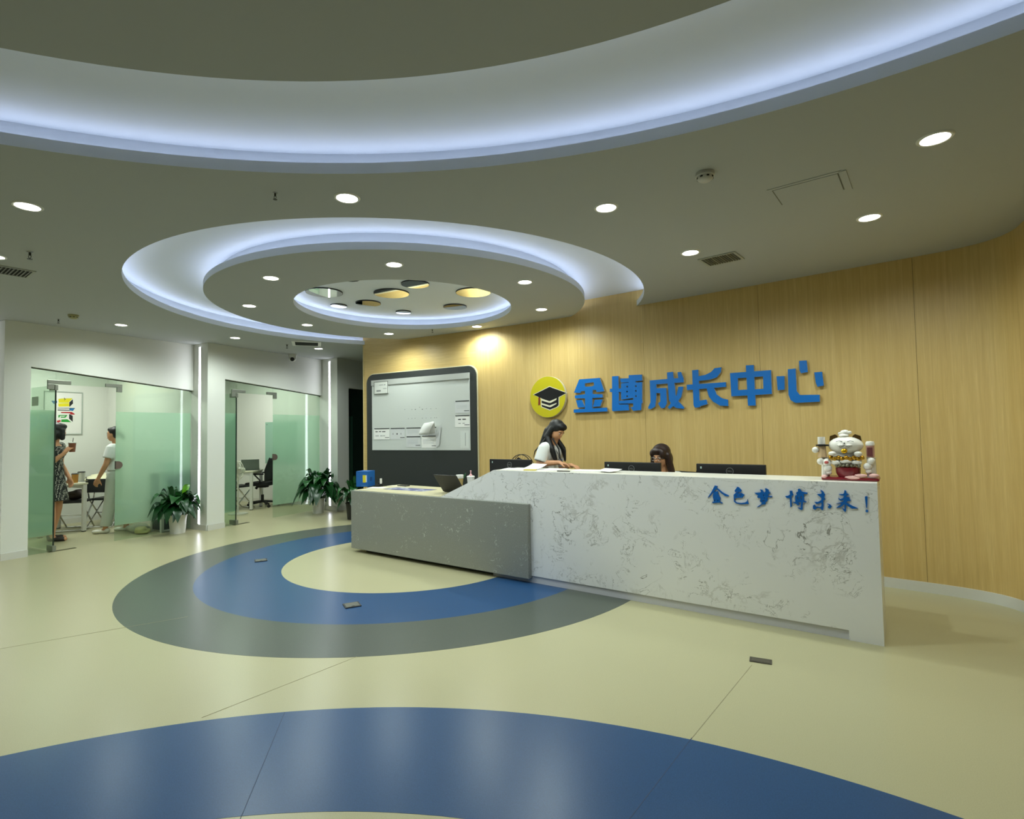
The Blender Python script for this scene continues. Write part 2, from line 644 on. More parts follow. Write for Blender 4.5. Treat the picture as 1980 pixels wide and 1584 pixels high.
# mirror discs in the middle of the ring ceiling
for x, y, r, lb in ((-2.092, 6.027, .2, 'large round ceiling mirror at the cove edge over the glass offices side'),
                    (-1.643, 5.50, .1, 'small dark ceiling mirror half hidden by the near cove edge'),
                    (-1.017, 5.755, .15, 'medium round ceiling mirror showing half dark half pale, near the cove front'),
                    (-1.355, 6.122, .2, 'large round ceiling mirror in the middle of the cove'),
                    (-1.74, 6.566, .15, 'medium bluish ceiling mirror behind the middle one'),
                    (-2.136, 6.672, .1, 'small bright ceiling mirror at the far rim, glass office side'),
                    (-1.412, 7.077, .1, 'small bright ceiling mirror at the far rim, centre'),
                    (-0.703, 6.835, .15, 'medium bright ceiling mirror at the far rim, wood wall side'),
                    (-0.421, 6.14, .2, 'large round ceiling mirror reflecting the wood wall')):
    t = thing('ceiling_mirror', lb, 'mirror', (x, y, ZC + REC - .021), 0, 'mirror discs in the cove')
    obj('mirror_glass', lathe(B(), [(0, -.014), (r - .003, -.014), (r - .003, -.013)], 48), MIRROR, t)
    obj('mirror_rim', lathe(B(), [(r - .003, -.0135), (r, -.0135), (r, 0), (0, 0)], 48), DARK, t, 30)

# ---- wood wall behind the desk, a curve of veneer panels
WP = [(-2.4, 8.72), (-1.3, 8.09), (-.5, 7.64), (.14, 7.26), (.67, 6.9), (1.545, 6.25), (2.12, 5.79), (2.81, 5.22), (3.24, 4.86), (3.6, 4.55), (3.76, 4.36), (3.82, 4.2), (3.8, 4.02), (3.7, 3.82), (3.58, 3.58), (3.5, 3.3), (3.5, 2.9), (3.6, 2.3), (3.7, 1.5)]
def catmull(pts, n=12):
    P = [Vector(p) for p in pts]
    P = [2 * P[0] - P[1]] + P + [2 * P[-1] - P[-2]]
    out = []
    for i in range(1, len(P) - 2):
        a, b, c, d = P[i - 1:i + 3]
        for k in range(n):
            t = k / n
            out.append(.5 * ((2 * b) + (c - a) * t + (2 * a - 5 * b + 4 * c - d) * t * t + (3 * b - a - 3 * c + d) * t ** 3))
    return out + [P[-2]]
WALL = catmull(WP) + [Vector((3.7, -7.0))]
SEG = [0.0]
for a, b in zip(WALL, WALL[1:]):
    SEG.append(SEG[-1] + (b - a).length)
def wall_at(s):
    for i in range(len(SEG) - 1):
        if s <= SEG[i + 1]:
            k = (s - SEG[i]) / (SEG[i + 1] - SEG[i])
            d = (WALL[i + 1] - WALL[i]).normalized()
            return WALL[i].lerp(WALL[i + 1], k), d
    return WALL[-1], d
def wall_strip(bm, s0, s1, z0, z1, off0, off1):
    """curved slab that follows the wall; off = distance into the room"""
    ss = [s0] + [s for s in SEG if s0 + .01 < s < s1 - .01] + [s1]
    rows = []
    for s in ss:
        p, d = wall_at(s)
        n = Vector((d.y, -d.x))
        a, b = p + n * off0, p + n * off1
        rows.append([bm.verts.new((q.x, q.y, z)) for q, z in ((a, z0), (b, z0), (b, z1), (a, z1))])
    for r, t in zip(rows, rows[1:]):
        for k in range(4):
            k2 = (k + 1) % 4
            bm.faces.new((r[k], r[k2], t[k2], t[k]))
    bm.faces.new(rows[0])
    bm.faces.new(rows[-1])
    return bm
wb = struct(obj('wall_back', wall_strip(B(), 0, SEG[-1], 0, ZC + REC, -.10, -.024), mat('wall_core', srgb(90, 70, 44), 0.9)), 'curved light oak veneer wall behind the reception desk', 'wall')
PS = [0.0, 2.183, 3.383, 4.658, 5.92, 7.191, 8.45, 9.7, SEG[-1]]
for i, (a, b) in enumerate(zip(PS, PS[1:])):
    obj('veneer_panel', wall_strip(B(), a + .0011, b - .0011, 0.0, ZC + REC - .001, -.024, 0.0), WOOD_LYING if i == 0 else WOOD, wb, 30)
obj('corner_trim', wall_strip(B(), -0.0, 0.012, 0.0, ZC - .001, -.10, 0.006), mat('pale_edge_trim', srgb(214, 196, 140), 0.45), wb)
struct(obj('baseboard_back', wall_strip(B(), 2.25, 9.7, 0.0, 0.085, 0.001, 0.013), BASEB, None, 30), 'low white baseboard along the curved oak wall', 'baseboard')

# ---- white office walls: stepped planes with upright light strips in the steps
A0, A1, A2 = Vector((-6.075, 6.445)), Vector((-5.955, 6.672)), Vector((-4.99, 8.46))
B0, B1, B2 = Vector((-4.665, 8.27)), Vector((-4.543, 8.545)), Vector((-3.66, 10.41))
C0 = Vector((-3.28, 10.14))
dA, dB = (A2 - A1).normalized(), (B2 - B1).normalized()
iA, iB = Vector((-dA.y, dA.x)), Vector((-dB.y, dB.x))            # into the offices
T = lambda v: (v.x, v.y)
Z1 = A0 + Vector((-.33, .19))
TH = 0.14
wl = empty_struct('wall_left', 'white stepped office wall with upright light strips in its steps', 'wall')
def wpart(name, pts, z0, z1, m=WHITE_WALL):
    return obj(name, plan_prism(B(), [T(p) for p in pts], z0, z1), m, wl)
zW = Z1 - dA * 6.5
wpart('wall_plane', [zW, Z1, Z1 + iA * TH, zW + iA * TH], 0, ZC)
wpart('pier', [Z1, A0, A1, A1 + iA * TH, Z1 + iA * TH], 0, ZC)
wpart('pier', [A2, B0, B1, B1 + iB * TH, A2 + iA * TH], 0, ZC)
dC = Vector((.423, .906)); iC = Vector((-.906, .423))
C1e = C0 + dC * .305
wpart('pier', [B2, C0, C1e, C1e + iC * TH, B2 + iB * TH], 0, ZC)
def header(p, q, inn, zp, zq):
    bm = B()
    vs = []
    for pt, zz in ((p, zp), (q, zq)):
        for off in (0, TH):
            w = pt + inn * off
            vs.append((bm.verts.new((w.x, w.y, zz)), bm.verts.new((w.x, w.y, ZC))))
    a, b, c, d = vs
    for q4 in ((a, c), (c, d), (d, b), (b, a)):
        bm.faces.new((q4[0][0], q4[1][0], q4[1][1], q4[0][1]))
    bm.faces.new((a[0], b[0], d[0], c[0]))
    bm.faces.new((a[1], c[1], d[1], b[1]))
    return obj('header', bm, WHITE_WALL, wl)
header(A1, A2, iA, 2.335, 2.155)
header(B1, B2, iB, 2.338, 2.185)
header(C1e, C0 + dC * 1.3, iC, 2.325, 2.325)
Cend = C0 + dC * 3.2
wpart('wall_plane', [C0 + dC * 1.3, Cend, Cend + iC * TH, C0 + dC * 1.3 + iC * TH], 0, ZC)
# baseboards on the piers
def bboard(name, p, q, n, lab, h=0.085):
    o = n * 0.012
    struct(obj(name, plan_prism(B(), [T(p), T(q), T(q + o), T(p + o)], 0, h), BASEB), lab, 'baseboard')
bboard('baseboard_left', A0, A1, -iA, 'short white baseboard of the pier left of the first glass office')
bboard('baseboard_middle', B0 - iB * .012, B1, -iB, 'short white baseboard of the pier between the two glass offices')
sA = (B0 - A2).normalized(); sB = (C0 - B2).normalized(); sZ = (A0 - Z1).normalized()
nA = Vector((sA.y, -sA.x)); nB = Vector((sB.y, -sB.x))
bboard('baseboard_step', A2, B0, nA, 'white baseboard under the light strip beside the first glass office')
bboard('baseboard_far', B2, C0, nB, 'white baseboard under the light strip beside the second glass office')
bboard('baseboard_corridor', C0, C1e, -iC, 'short white baseboard by the dark corridor door')
# upright light strips
TUBE = emit('strip_light', TUBE_COL, TUBE_E)
def strip(p, q, f, lab, z0=0.10, z1=2.82):
    c = p.lerp(q, f)
    d = (q - p).normalized()
    n = Vector((d.y, -d.x))
    t = thing('strip_light', lab, 'strip light', (c.x, c.y, 0), math.atan2(d.y, d.x), 'upright light strips in the wall steps')
    obj('diffuser', bx(-.026, .026, -.008, -.001, z0, z1), TUBE, t)
    obj('channel', bx(-.032, -.0265, -.009, -.0005, z0 - .004, z1 + .004), WHITE_PLASTIC, t)
    obj('channel', bx(.0265, .032, -.009, -.0005, z0 - .004, z1 + .004), WHITE_PLASTIC, t)
strip(A2, B0, .47, 'bright upright light strip in the step between the two glass offices')
strip(B2, C0, .52, 'bright upright light strip in the step beyond the second glass office')
strip(Z1, A0, .5, 'upright light strip in the step at the picture edge before the first office')

# ---- office shells
def slab(name, p, q, n, th, lab, z1=ZC):
    struct(obj(name, plan_prism(B(), [T(p), T(q), T(q + n * th), T(p + n * th)], 0, z1), WHITE_WALL), lab, 'wall')
OA = Vector((-5.02, 8.5)); 
OAe = OA + iA * 2.55
slab('wall_partition', OA, OAe + iA * .1, dA, .1, 'white partition wall between the two glass offices')
slab('wall_office', OAe + iA * .02 + dA * .1, OAe + iA * .02 - dA * 4.4, iA, .1, 'white rear wall of the first glass office')
slab('wall_side', A0 + iA * TH - dA * .3, A0 + iA * 2.6 - dA * .3, -dA, .1, 'white side wall of the first glass office')
OB = B2 + iB * .02 + dB * .42
slab('wall_partition_far', OB, OB + iB * 3.3, dB, .1, 'white partition wall at the far side of the second office')
OBe = OB + iB * 3.15
slab('wall_office_far', OBe, OBe - dB * 2.6, iB, .1, 'white rear wall of the second glass office')
slab('wall_corridor', Vector((-2.6, 12.6)), Vector((5.4, 12.6)), Vector((0, 1)), .1, 'end wall of the corridor behind the oak wall')
slab('wall_front', Vector((-10.3, -7.2)), Vector((5.3, -7.2)), Vector((0, -1)), .1, 'white wall behind the viewer')
slab('wall_side_far', Vector((-10.3, -7.2)), Vector((-10.3, 6)), Vector((-1, 0)), .1, 'white side wall of the lobby far left')
for nm, p, q, n, lab in (('baseboard_office', OAe, OAe - dA * 2.4, -iA, 'white baseboard of the rear wall in the first office'), ('baseboard_partition', OB + iB * .2, OB + iB * 3.1, -dB, 'white baseboard of the partition in the second office'), ('baseboard_divider', OA + iA * .15, OAe, -dA, 'white baseboard of the partition in the first office')):
    bboard(nm, p, q, n, lab)

# ---- glass fronts
def glazing(idx, p, q, inn, zp, zq, u0, u1, nm):
    L = (q - p).length
    d = (q - p).normalized()
    zt = lambda u: zp + (zq - zp) * u / L
    rz = math.atan2(d.y, d.x)
    w = empty_struct('window_%d' % idx, 'green tinted glass front of the %s office with frosted band' % nm, 'glass wall')
    w.location = (p.x, p.y, 0)
    w.rotation_euler = (0, 0, rz)
    def pane(a, b, z0, film):
        bm = B()
        prism(bm, [[(a, z0), (b, z0), (b, zt(b) - .002), (a, zt(a) - .002)]], .055, .065, LOCAL)
        o = obj('pane', bm, GLASS, w)
        if film:
            bm = B()
            prism(bm, [[(a + .004, .215), (b - .004, .215), (b - .004, 1.80), (a + .004, 1.80)]], .0665, .0665, LOCAL)
            obj('frosted_film', bm, FILM, o)
    pane(0.004, u0 - .004, .006, True)
    pane(u1 + .004, L - .004, .006, True)
    pane(u0 - .003, u1 + .003, 2.135, False)
    fit = mat('patch_metal', srgb(136, 140, 128), 0.4, 0.35)
    # patch fittings at the door head
    bm = B(); box(bm, u0 - .09, u0 + .16, .045, .075, 2.14, 2.19, None, .004); box(bm, u0 - .09, u0 - .02, .045, .075, 2.07, 2.14, None, .004)
    obj('patch_fitting', bm, fit, w)
    bm = B(); box(bm, u1 - .13, u1 + .075, .045, .075, 2.14, 2.185, None, .004); box(bm, u1 + .01, u1 + .075, .045, .075, 2.075, 2.14, None, .004)
    obj('patch_fitting', bm, fit, w)
    # lock keeper on the fixed pane
    bm = B(); prism(bm, [[(u1 + .005, 1.00), (u1 + .06, 1.005), (u1 + .085, 1.03), (u1 + .09, 1.055), (u1 + .08, 1.085), (u1 + .05, 1.105), (u1 + .005, 1.11)]], .042, .078, LOCAL)
    obj('lock_plate', bm, mat('lock_metal', srgb(112, 98, 88), 0.45, 0.3), w)
    # top seal, a thin dark line
    bm = B(); prism(bm, [[(0, zt(0) - .012), (L, zt(L) - .012), (L, zt(L)), (0, zt(0))]], .05, .07, LOCAL)
    obj('top_channel', bm, mat('dark_channel', srgb(70, 78, 66), 0.5), w)
    # the open door leaf, turned into the room
    dr = empty_struct('door_%d' % idx, 'open green glass door of the %s office swung inward' % nm, 'door')
    hp = p + d * u0 + inn * .06
    dr.location = (hp.x, hp.y, 0)
    dr.rotation_euler = (0, 0, rz + R_(90 + (0 if idx == 1 else 2)))
    wd = u1 - u0 - .01
    lf = obj('door_leaf', bx(.01, wd, -.006, .006, .012, 2.125), GLASS, dr)
    obj('frosted_film', bx(.015, wd - .005, -.008, -.0075, .22, 1.79), FILM, lf)
    obj('edge_seal', bx(-.002, .009, -.007, .007, .012, 2.1), mat('glass_edge', srgb(18, 40, 28), 0.3), dr)
    obj('top_hinge', bx(-.02, .14, -.017, .017, 2.06, 2.13, .004), fit, dr)
    obj('floor_hinge', bx(-.03, .13, -.02, .02, .005, .075, .004), fit, dr)
    obj('lock_case', bx(wd - .10, wd, -.02, .02, 1.0, 1.11, .01), fit, dr)
    obj('sign_plate', bx(wd - .22, wd - .04, .008, .012, 1.88, 2.0), mat('plate_grey_green', srgb(150, 162, 148), 0.6), dr)
    # floor plate of the pivot
    obj('pivot_plate', bx(-.05, .24, -.03, .03, 0.0, .004), mat('pivot_dark', srgb(92, 92, 66), 0.5, 0.6), dr, rot=(0, 0, -R_(90)))
glazing(1, A1, A2, iA, 2.335, 2.155, .28, .97, 'first')
glazing(2, B1, B2, iB, 2.338, 2.185, .25, .965, 'second')
# dark glass door in the corridor wall
d3 = empty_struct('door_3', 'dark green glass door in the corridor beside the oak wall', 'door')
d3.location = (C1e.x, C1e.y, 0)
d3.rotation_euler = (0, 0, math.atan2(dC.y, dC.x))
obj('door_leaf', bx(.004, .99, .05, .062, .01, 2.318), mat('dark_green_glass', srgb(10, 34, 26), 0.12, 0, 0.5), d3)
obj('door_film', bx(.03, .16, .046, .049, .2, 1.78), mat('dark_film', srgb(26, 66, 50), 0.5), d3)
obj('door_handle', tube(B(), [(.62, .02, .55), (.62, .02, 1.15)], .014), METAL, d3)

# ================================================================== CEILING FIXTURES
LENS = emit('downlight_lens', (1.0, 0.97, 0.88), 14.0, False)
RIM = mat('downlight_rim', srgb(225, 225, 218), 0.5)
lens_me = rim_me = None
def downlight(x, y, lab, power=DOWN_W, r=0.062):
    global lens_me, rim_me
    t = thing('downlight', lab, 'downlight', (x, y, ZC), 0, 'recessed ceiling downlights')
    if lens_me is None:
        o = obj('lens', lathe(B(), [(0, -.004), (.058, -.004), (.062, -.002)], 32), LENS, t)
        lens_me = o.data
        o = obj('trim_ring', lathe(B(), [(.062, -.001), (.064, -.007), (.074, -.008), (.080, -.0015)], 32), RIM, t, 40)
        rim_me = o.data
    else:
        obj('lens', lens_me, None, t)
        obj('trim_ring', rim_me, None, t)
    ld = bpy.data.lights.new('downlight_lamp', 'SPOT')
    ld.energy = power * 4.2
    ld.color = DOWN_COL
    ld.spot_size = R_(168)
    ld.spot_blend = 0.7
    ld.shadow_soft_size = 0.05
    lo = bpy.data.objects.new('downlight_lamp', ld)
    COL.objects.link(lo)
    lo.parent = t
    lo.location = (0, 0, -.03)
for x, y, lab in (
        (-2.987, 3.299, 'large bright downlight in the soffit near the picture edge, glass office side'),
        (-0.99, 3.261, 'downlight in the soffit between the large cove and the ring cove'),
        (0.638, 3.474, 'downlight in the soffit nearest the smoke detector'),
        (1.495, 4.404, 'downlight in the soffit beside the slatted air grille'),
        (2.52, 3.719, 'downlight in the soffit beside the access panel, towards the oak wall'),
        (2.175, 2.69, 'large bright downlight nearest the curled end of the oak wall'),
        (-4.974, 6.849, 'downlight above the first glass office front'),
        (-4.047, 7.888, 'downlight above the light strip between the two offices'),
        (-3.227, 9.015, 'downlight beside the square vent and dome camera'),
        (-4.06, 4.201, 'downlight cut off at the picture edge beside the other air grille'),
        (-2.673, 7.051, 'downlight in the ceiling disc at its far side, towards the second office'),
        (-2.902, 5.957, 'downlight in the ceiling disc at its outer end, glass office side'),
        (-2.194, 4.912, 'downlight in the ceiling disc, near side, towards the glass offices'),
        (-0.99, 4.581, 'downlight in the ceiling disc nearest the viewer'),
        (0.147, 5.196, 'downlight in the ceiling disc, near side, towards the oak wall'),
        (0.372, 6.387, 'downlight in the ceiling disc at its outer end, oak wall side'),
        (-0.462, 7.353, 'downlight in the ceiling disc washing the oak wall beside the whiteboard'),
        (-1.763, 7.773, 'downlight in the ceiling disc at its far end by the whiteboard')):
    downlight(x, y, lab)
# unseen downlights of the same make, added to light the lobby
for x, y, lab in ((-4.6, 1.6, 'added unseen downlight in the soffit beyond the picture edge, level with the foreground ring'), (-5.9, -1.4, 'added unseen downlight in the soffit far behind the viewer'),
                  (-7.3, 3.4, 'added unseen downlight in the soffit beside the plain wall before the first office'), (-0.72, -3.0, 'added unseen downlight in the large ceiling disc behind the viewer')):
    downlight(x, y, lab, DOWN_W * .5)

# air grilles
def grille(cx, cy, rz, L, W, lab, n=11):
    t = thing('air_grille', lab, 'air vent', (cx, cy, ZC), rz)
    bm = B()
    prism(bm, [[(-L / 2 - .02, -W / 2 - .02), (L / 2 + .02, -W / 2 - .02), (L / 2 + .02, W / 2 + .02), (-L / 2 - .02, W / 2 + .02)], [(-L / 2, -W / 2), (L / 2, -W / 2), (L / 2, W / 2), (-L / 2, W / 2)]], -.008, -.0005, lambda a, d, y: Vector((a, y, d)))
    obj('frame', bm, mat('vent_frame', srgb(170, 172, 162), 0.6), t)
    obj('backing', bx(-L / 2, L / 2, -W / 2, W / 2, -.002, -.0004), mat('vent_dark', srgb(34, 36, 32), 0.8), t)
    me = None
    for k in range(n):
        x = -L / 2 + (k + .5) * L / n
        if me is None:
            o = obj('slat', bx(-.004, .004, -W / 2 + .002, W / 2 - .002, -.012, -.003, mtx=Matrix.Rotation(R_(25), 4, 'Y')), mat('vent_slat', srgb(128, 130, 120), 0.5), t)
            me = o.data
        else:
            o = obj('slat', me, None, t)
        o.location.x = x
        if k % 3 == 1:
            o.scale.x = 1.2
grille(1.82, 4.59, R_(-40), .27, .22, 'slatted grey air grille in the soffit by the oak wall', 13)
grille(-4.30, 4.56, R_(52), .30, .26, 'slatted dark air grille cut off at the picture edge', 12)
t = thing('square_vent', 'small square dark ceiling vent above the second glass office', 'air vent', (-3.235, 8.51, ZC), R_(20))
bm = B(); prism(bm, [rrect(-.215, .215, -.215, .215, .01), rrect(-.17, .17, -.17, .17, .005)], -.008, -.0005, lambda a, d, y: Vector((a, y, d)))
obj('frame', bm, WHITE_PLASTIC, t)
obj('backing', bx(-.17, .17, -.17, .17, -.003, -.0005), MATS['vent_dark'], t)
for k in range(9):
    o = obj('slat', bx(-.165, .165, -.003, .003, -.008, -.003), mat('vent_slat_dark', srgb(62, 68, 60), 0.6), t)
    o.location.y = -.148 + k * .037
# access panel
t = thing('access_panel', 'flush rectangular access panel in the soffit near the smoke detector', 'access panel', (1.845, 3.265, ZC), R_(-38))
obj('panel', bx(-.17, .17, -.135, .135, -.004, -.0005), CEIL, t)
dk = mat('shadow_gap', srgb(120, 118, 104), 0.9)
obj('gap', bx(-.178, -.1705, -.14, .14, -.0015, -.0004), dk, t)
obj('gap', bx(.1705, .178, -.14, .14, -.0015, -.0004), dk, t)
obj('frame', bx(.178, .215, -.155, .155, -.006, -.0005), CEIL, t)
obj('frame', bx(-.2, .2, -.165, -.14, -.003, -.0005), CEIL, t)
# smoke detectors
def smoke(x, y, lab, m, s=1.0):
    t = thing('smoke_detector', lab, 'smoke detector', (x, y, ZC))
    obj('base', lathe(B(), [(0, -.0005), (.052 * s, -.0005), (.052 * s, -.018 * s), (.046 * s, -.022 * s)], 32), m, t, 40)
    obj('dome', lathe(B(), [(.046 * s, -.022 * s), (.044 * s, -.034 * s), (.030 * s, -.046 * s), (.012 * s, -.050 * s), (0, -.050 * s)], 32), m, t, 40)
    for k in range(8):
        a = k / 8 * 2 * PI
        o = obj('vent_slot', bx(-.007 * s, .007 * s, -.0015, .0015, -.004 * s, .004 * s), BLACK, t)
        o.location = (.0445 * s * math.cos(a), .0445 * s * math.sin(a), -.030 * s)
        o.rotation_euler = (0, 0, a + PI / 2)
smoke(1.124, 3.026, 'round white smoke detector in the soffit near the access panel', mat('detector_white', srgb(200, 198, 192), 0.5))
smoke(-5.103, 6.258, 'round yellowed smoke detector above the first glass office', mat('detector_yellowed', srgb(170, 166, 120), 0.5))
# sprinklers
def sprinkler(x, y, lab, s=1.0):
    t = thing('sprinkler', lab, 'sprinkler', (x, y, ZC))
    obj('escutcheon', lathe(B(), [(0, -.0005), (.022 * s, -.0005), (.016 * s, -.006 * s), (0, -.006 * s)], 16), METAL, t, 40)
    bm = B(); tube(bm, [(0, 0, -.004), (0, 0, -.03 * s)], .008 * s); tube(bm, [(-.008 * s, 0, -.028 * s), (-.010 * s, 0, -.04 * s), (0, 0, -.056 * s)], .0022 * s, 6); tube(bm, [(.008 * s, 0, -.028 * s), (.010 * s, 0, -.04 * s), (0, 0, -.056 * s)], .0022 * s, 6)
    obj('body', bm, mat('sprinkler_metal', srgb(70, 70, 64), 0.4, 0.7), t)
    obj('deflector', lathe(B(), [(0, -.056 * s), (.017 * s, -.056 * s), (.017 * s, -.059 * s), (0, -.059 * s)], 12), MATS['sprinkler_metal'], t)
sprinkler(-3.703, 4.119, 'dark pendant sprinkler in the soffit beside the cut-off air grille')
sprinkler(-5.448, 6.461, 'small pendant sprinkler above the first glass office', .9)
sprinkler(-3.563, 8.55, 'pendant sprinkler beside the square vent', 1.1)
sprinkler(-1.396, 3.18, 'tiny sprinkler in the soffit under the large cove', .7)
sprinkler(-1.096, 7.519, 'tiny sprinkler in the ceiling disc by the oak wall', .8)
# dome camera on the office wall
p = B1.lerp(B2, .60) - iB * .02
t = thing('dome_camera', 'white dome security camera with black lens above the second glass office', 'security camera', (p.x - iB.x * .1, p.y - iB.y * .1, ZC))
obj('mount', lathe(B(), [(0, -.0005), (.075, -.0005), (.075, -.035), (.066, -.055), (0, -.055)], 24), WHITE_PLASTIC, t, 40)
obj('housing', ell(B(), (0, 0, -.075), (.066, .066, .062)), WHITE_PLASTIC, t, True)
bm = ell(B(), (.010, -.040, -.092), (.040, .034, .040)); obj('lens', bm, BLACK, t, True)

# ================================================================== RECEPTION DESK
DR = Vector((2.366, 3.534)); DU = Vector((.8085, -.5885)); DV = Vector((.5885, .8085)); DRZ = math.atan2(DU.y, DU.x)
def dp(a, off, z=0.0):
    """a: along the desk from its near end (negative = towards the far end), off: behind the front"""
    q = DR + DU * a + DV * off
    return (q.x, q.y, z)
desk = thing('reception_desk', 'white marble reception desk with low grey stone box at one end', 'desk', (DR.x, DR.y, 0), DRZ)
bm = B()
prism(bm, [[(0, 0), (0, 1.044), (-3.168, 1.044), (-3.885, .742), (-3.885, .066), (-.192, .066), (-.192, 0)]], 0, .03, LOCAL)
obj('front_panel', bm, MARBLE, desk)
EDGE = mat('marble_top', srgb(226, 224, 212), 0.3, vary=.02)
obj('counter_top', bx(-3.16, -.001, .0302, .42, 1.012, 1.0438, .002), EDGE, desk)
bm = B()
prism(bm, [[(-3.168, 1.044), (-3.885, .742), (-3.885, .712), (-3.16, 1.014)]], .0305, .42, LOCAL)
obj('slope_panel', bm, MARBLE, desk)
obj('end_panel', bx(-.03, -.0005, .031, .42, 0, 1.011), MARBLE, desk)
obj('back_panel', bx(-3.1, -.031, .39, .42, .735, 1.011), EDGE, desk)
obj('toe_kick', bx(-3.2, -.193, .011, .0299, 0, .066), mat('toe_kick', srgb(206, 206, 210), 0.4), desk)
obj('low_box', bx(-5.345, -2.732, -.05, .72, .045, .7399, .004), STONE, desk)
obj('plinth', bx(-5.2, -2.75, .06, .66, 0, .045), mat('plinth_dark', srgb(70, 70, 66), 0.6), desk)
obj('desk_top', bx(-5.335, -3.9, -.01, .715, .74, .7445), mat('cream_laminate', srgb(206, 198, 160), 0.4, vary=.02), desk)
obj('work_surface', bx(-2.73, -.04, .421, .76, .705, .735), mat('cream_laminate', srgb(206, 198, 160)), desk)
obj('support_panel', bx(-.065, -.04, .43, .75, 0, .705), EDGE, desk)
obj('support_panel', bx(-1.45, -1.425, .43, .75, 0, .705), EDGE, desk)

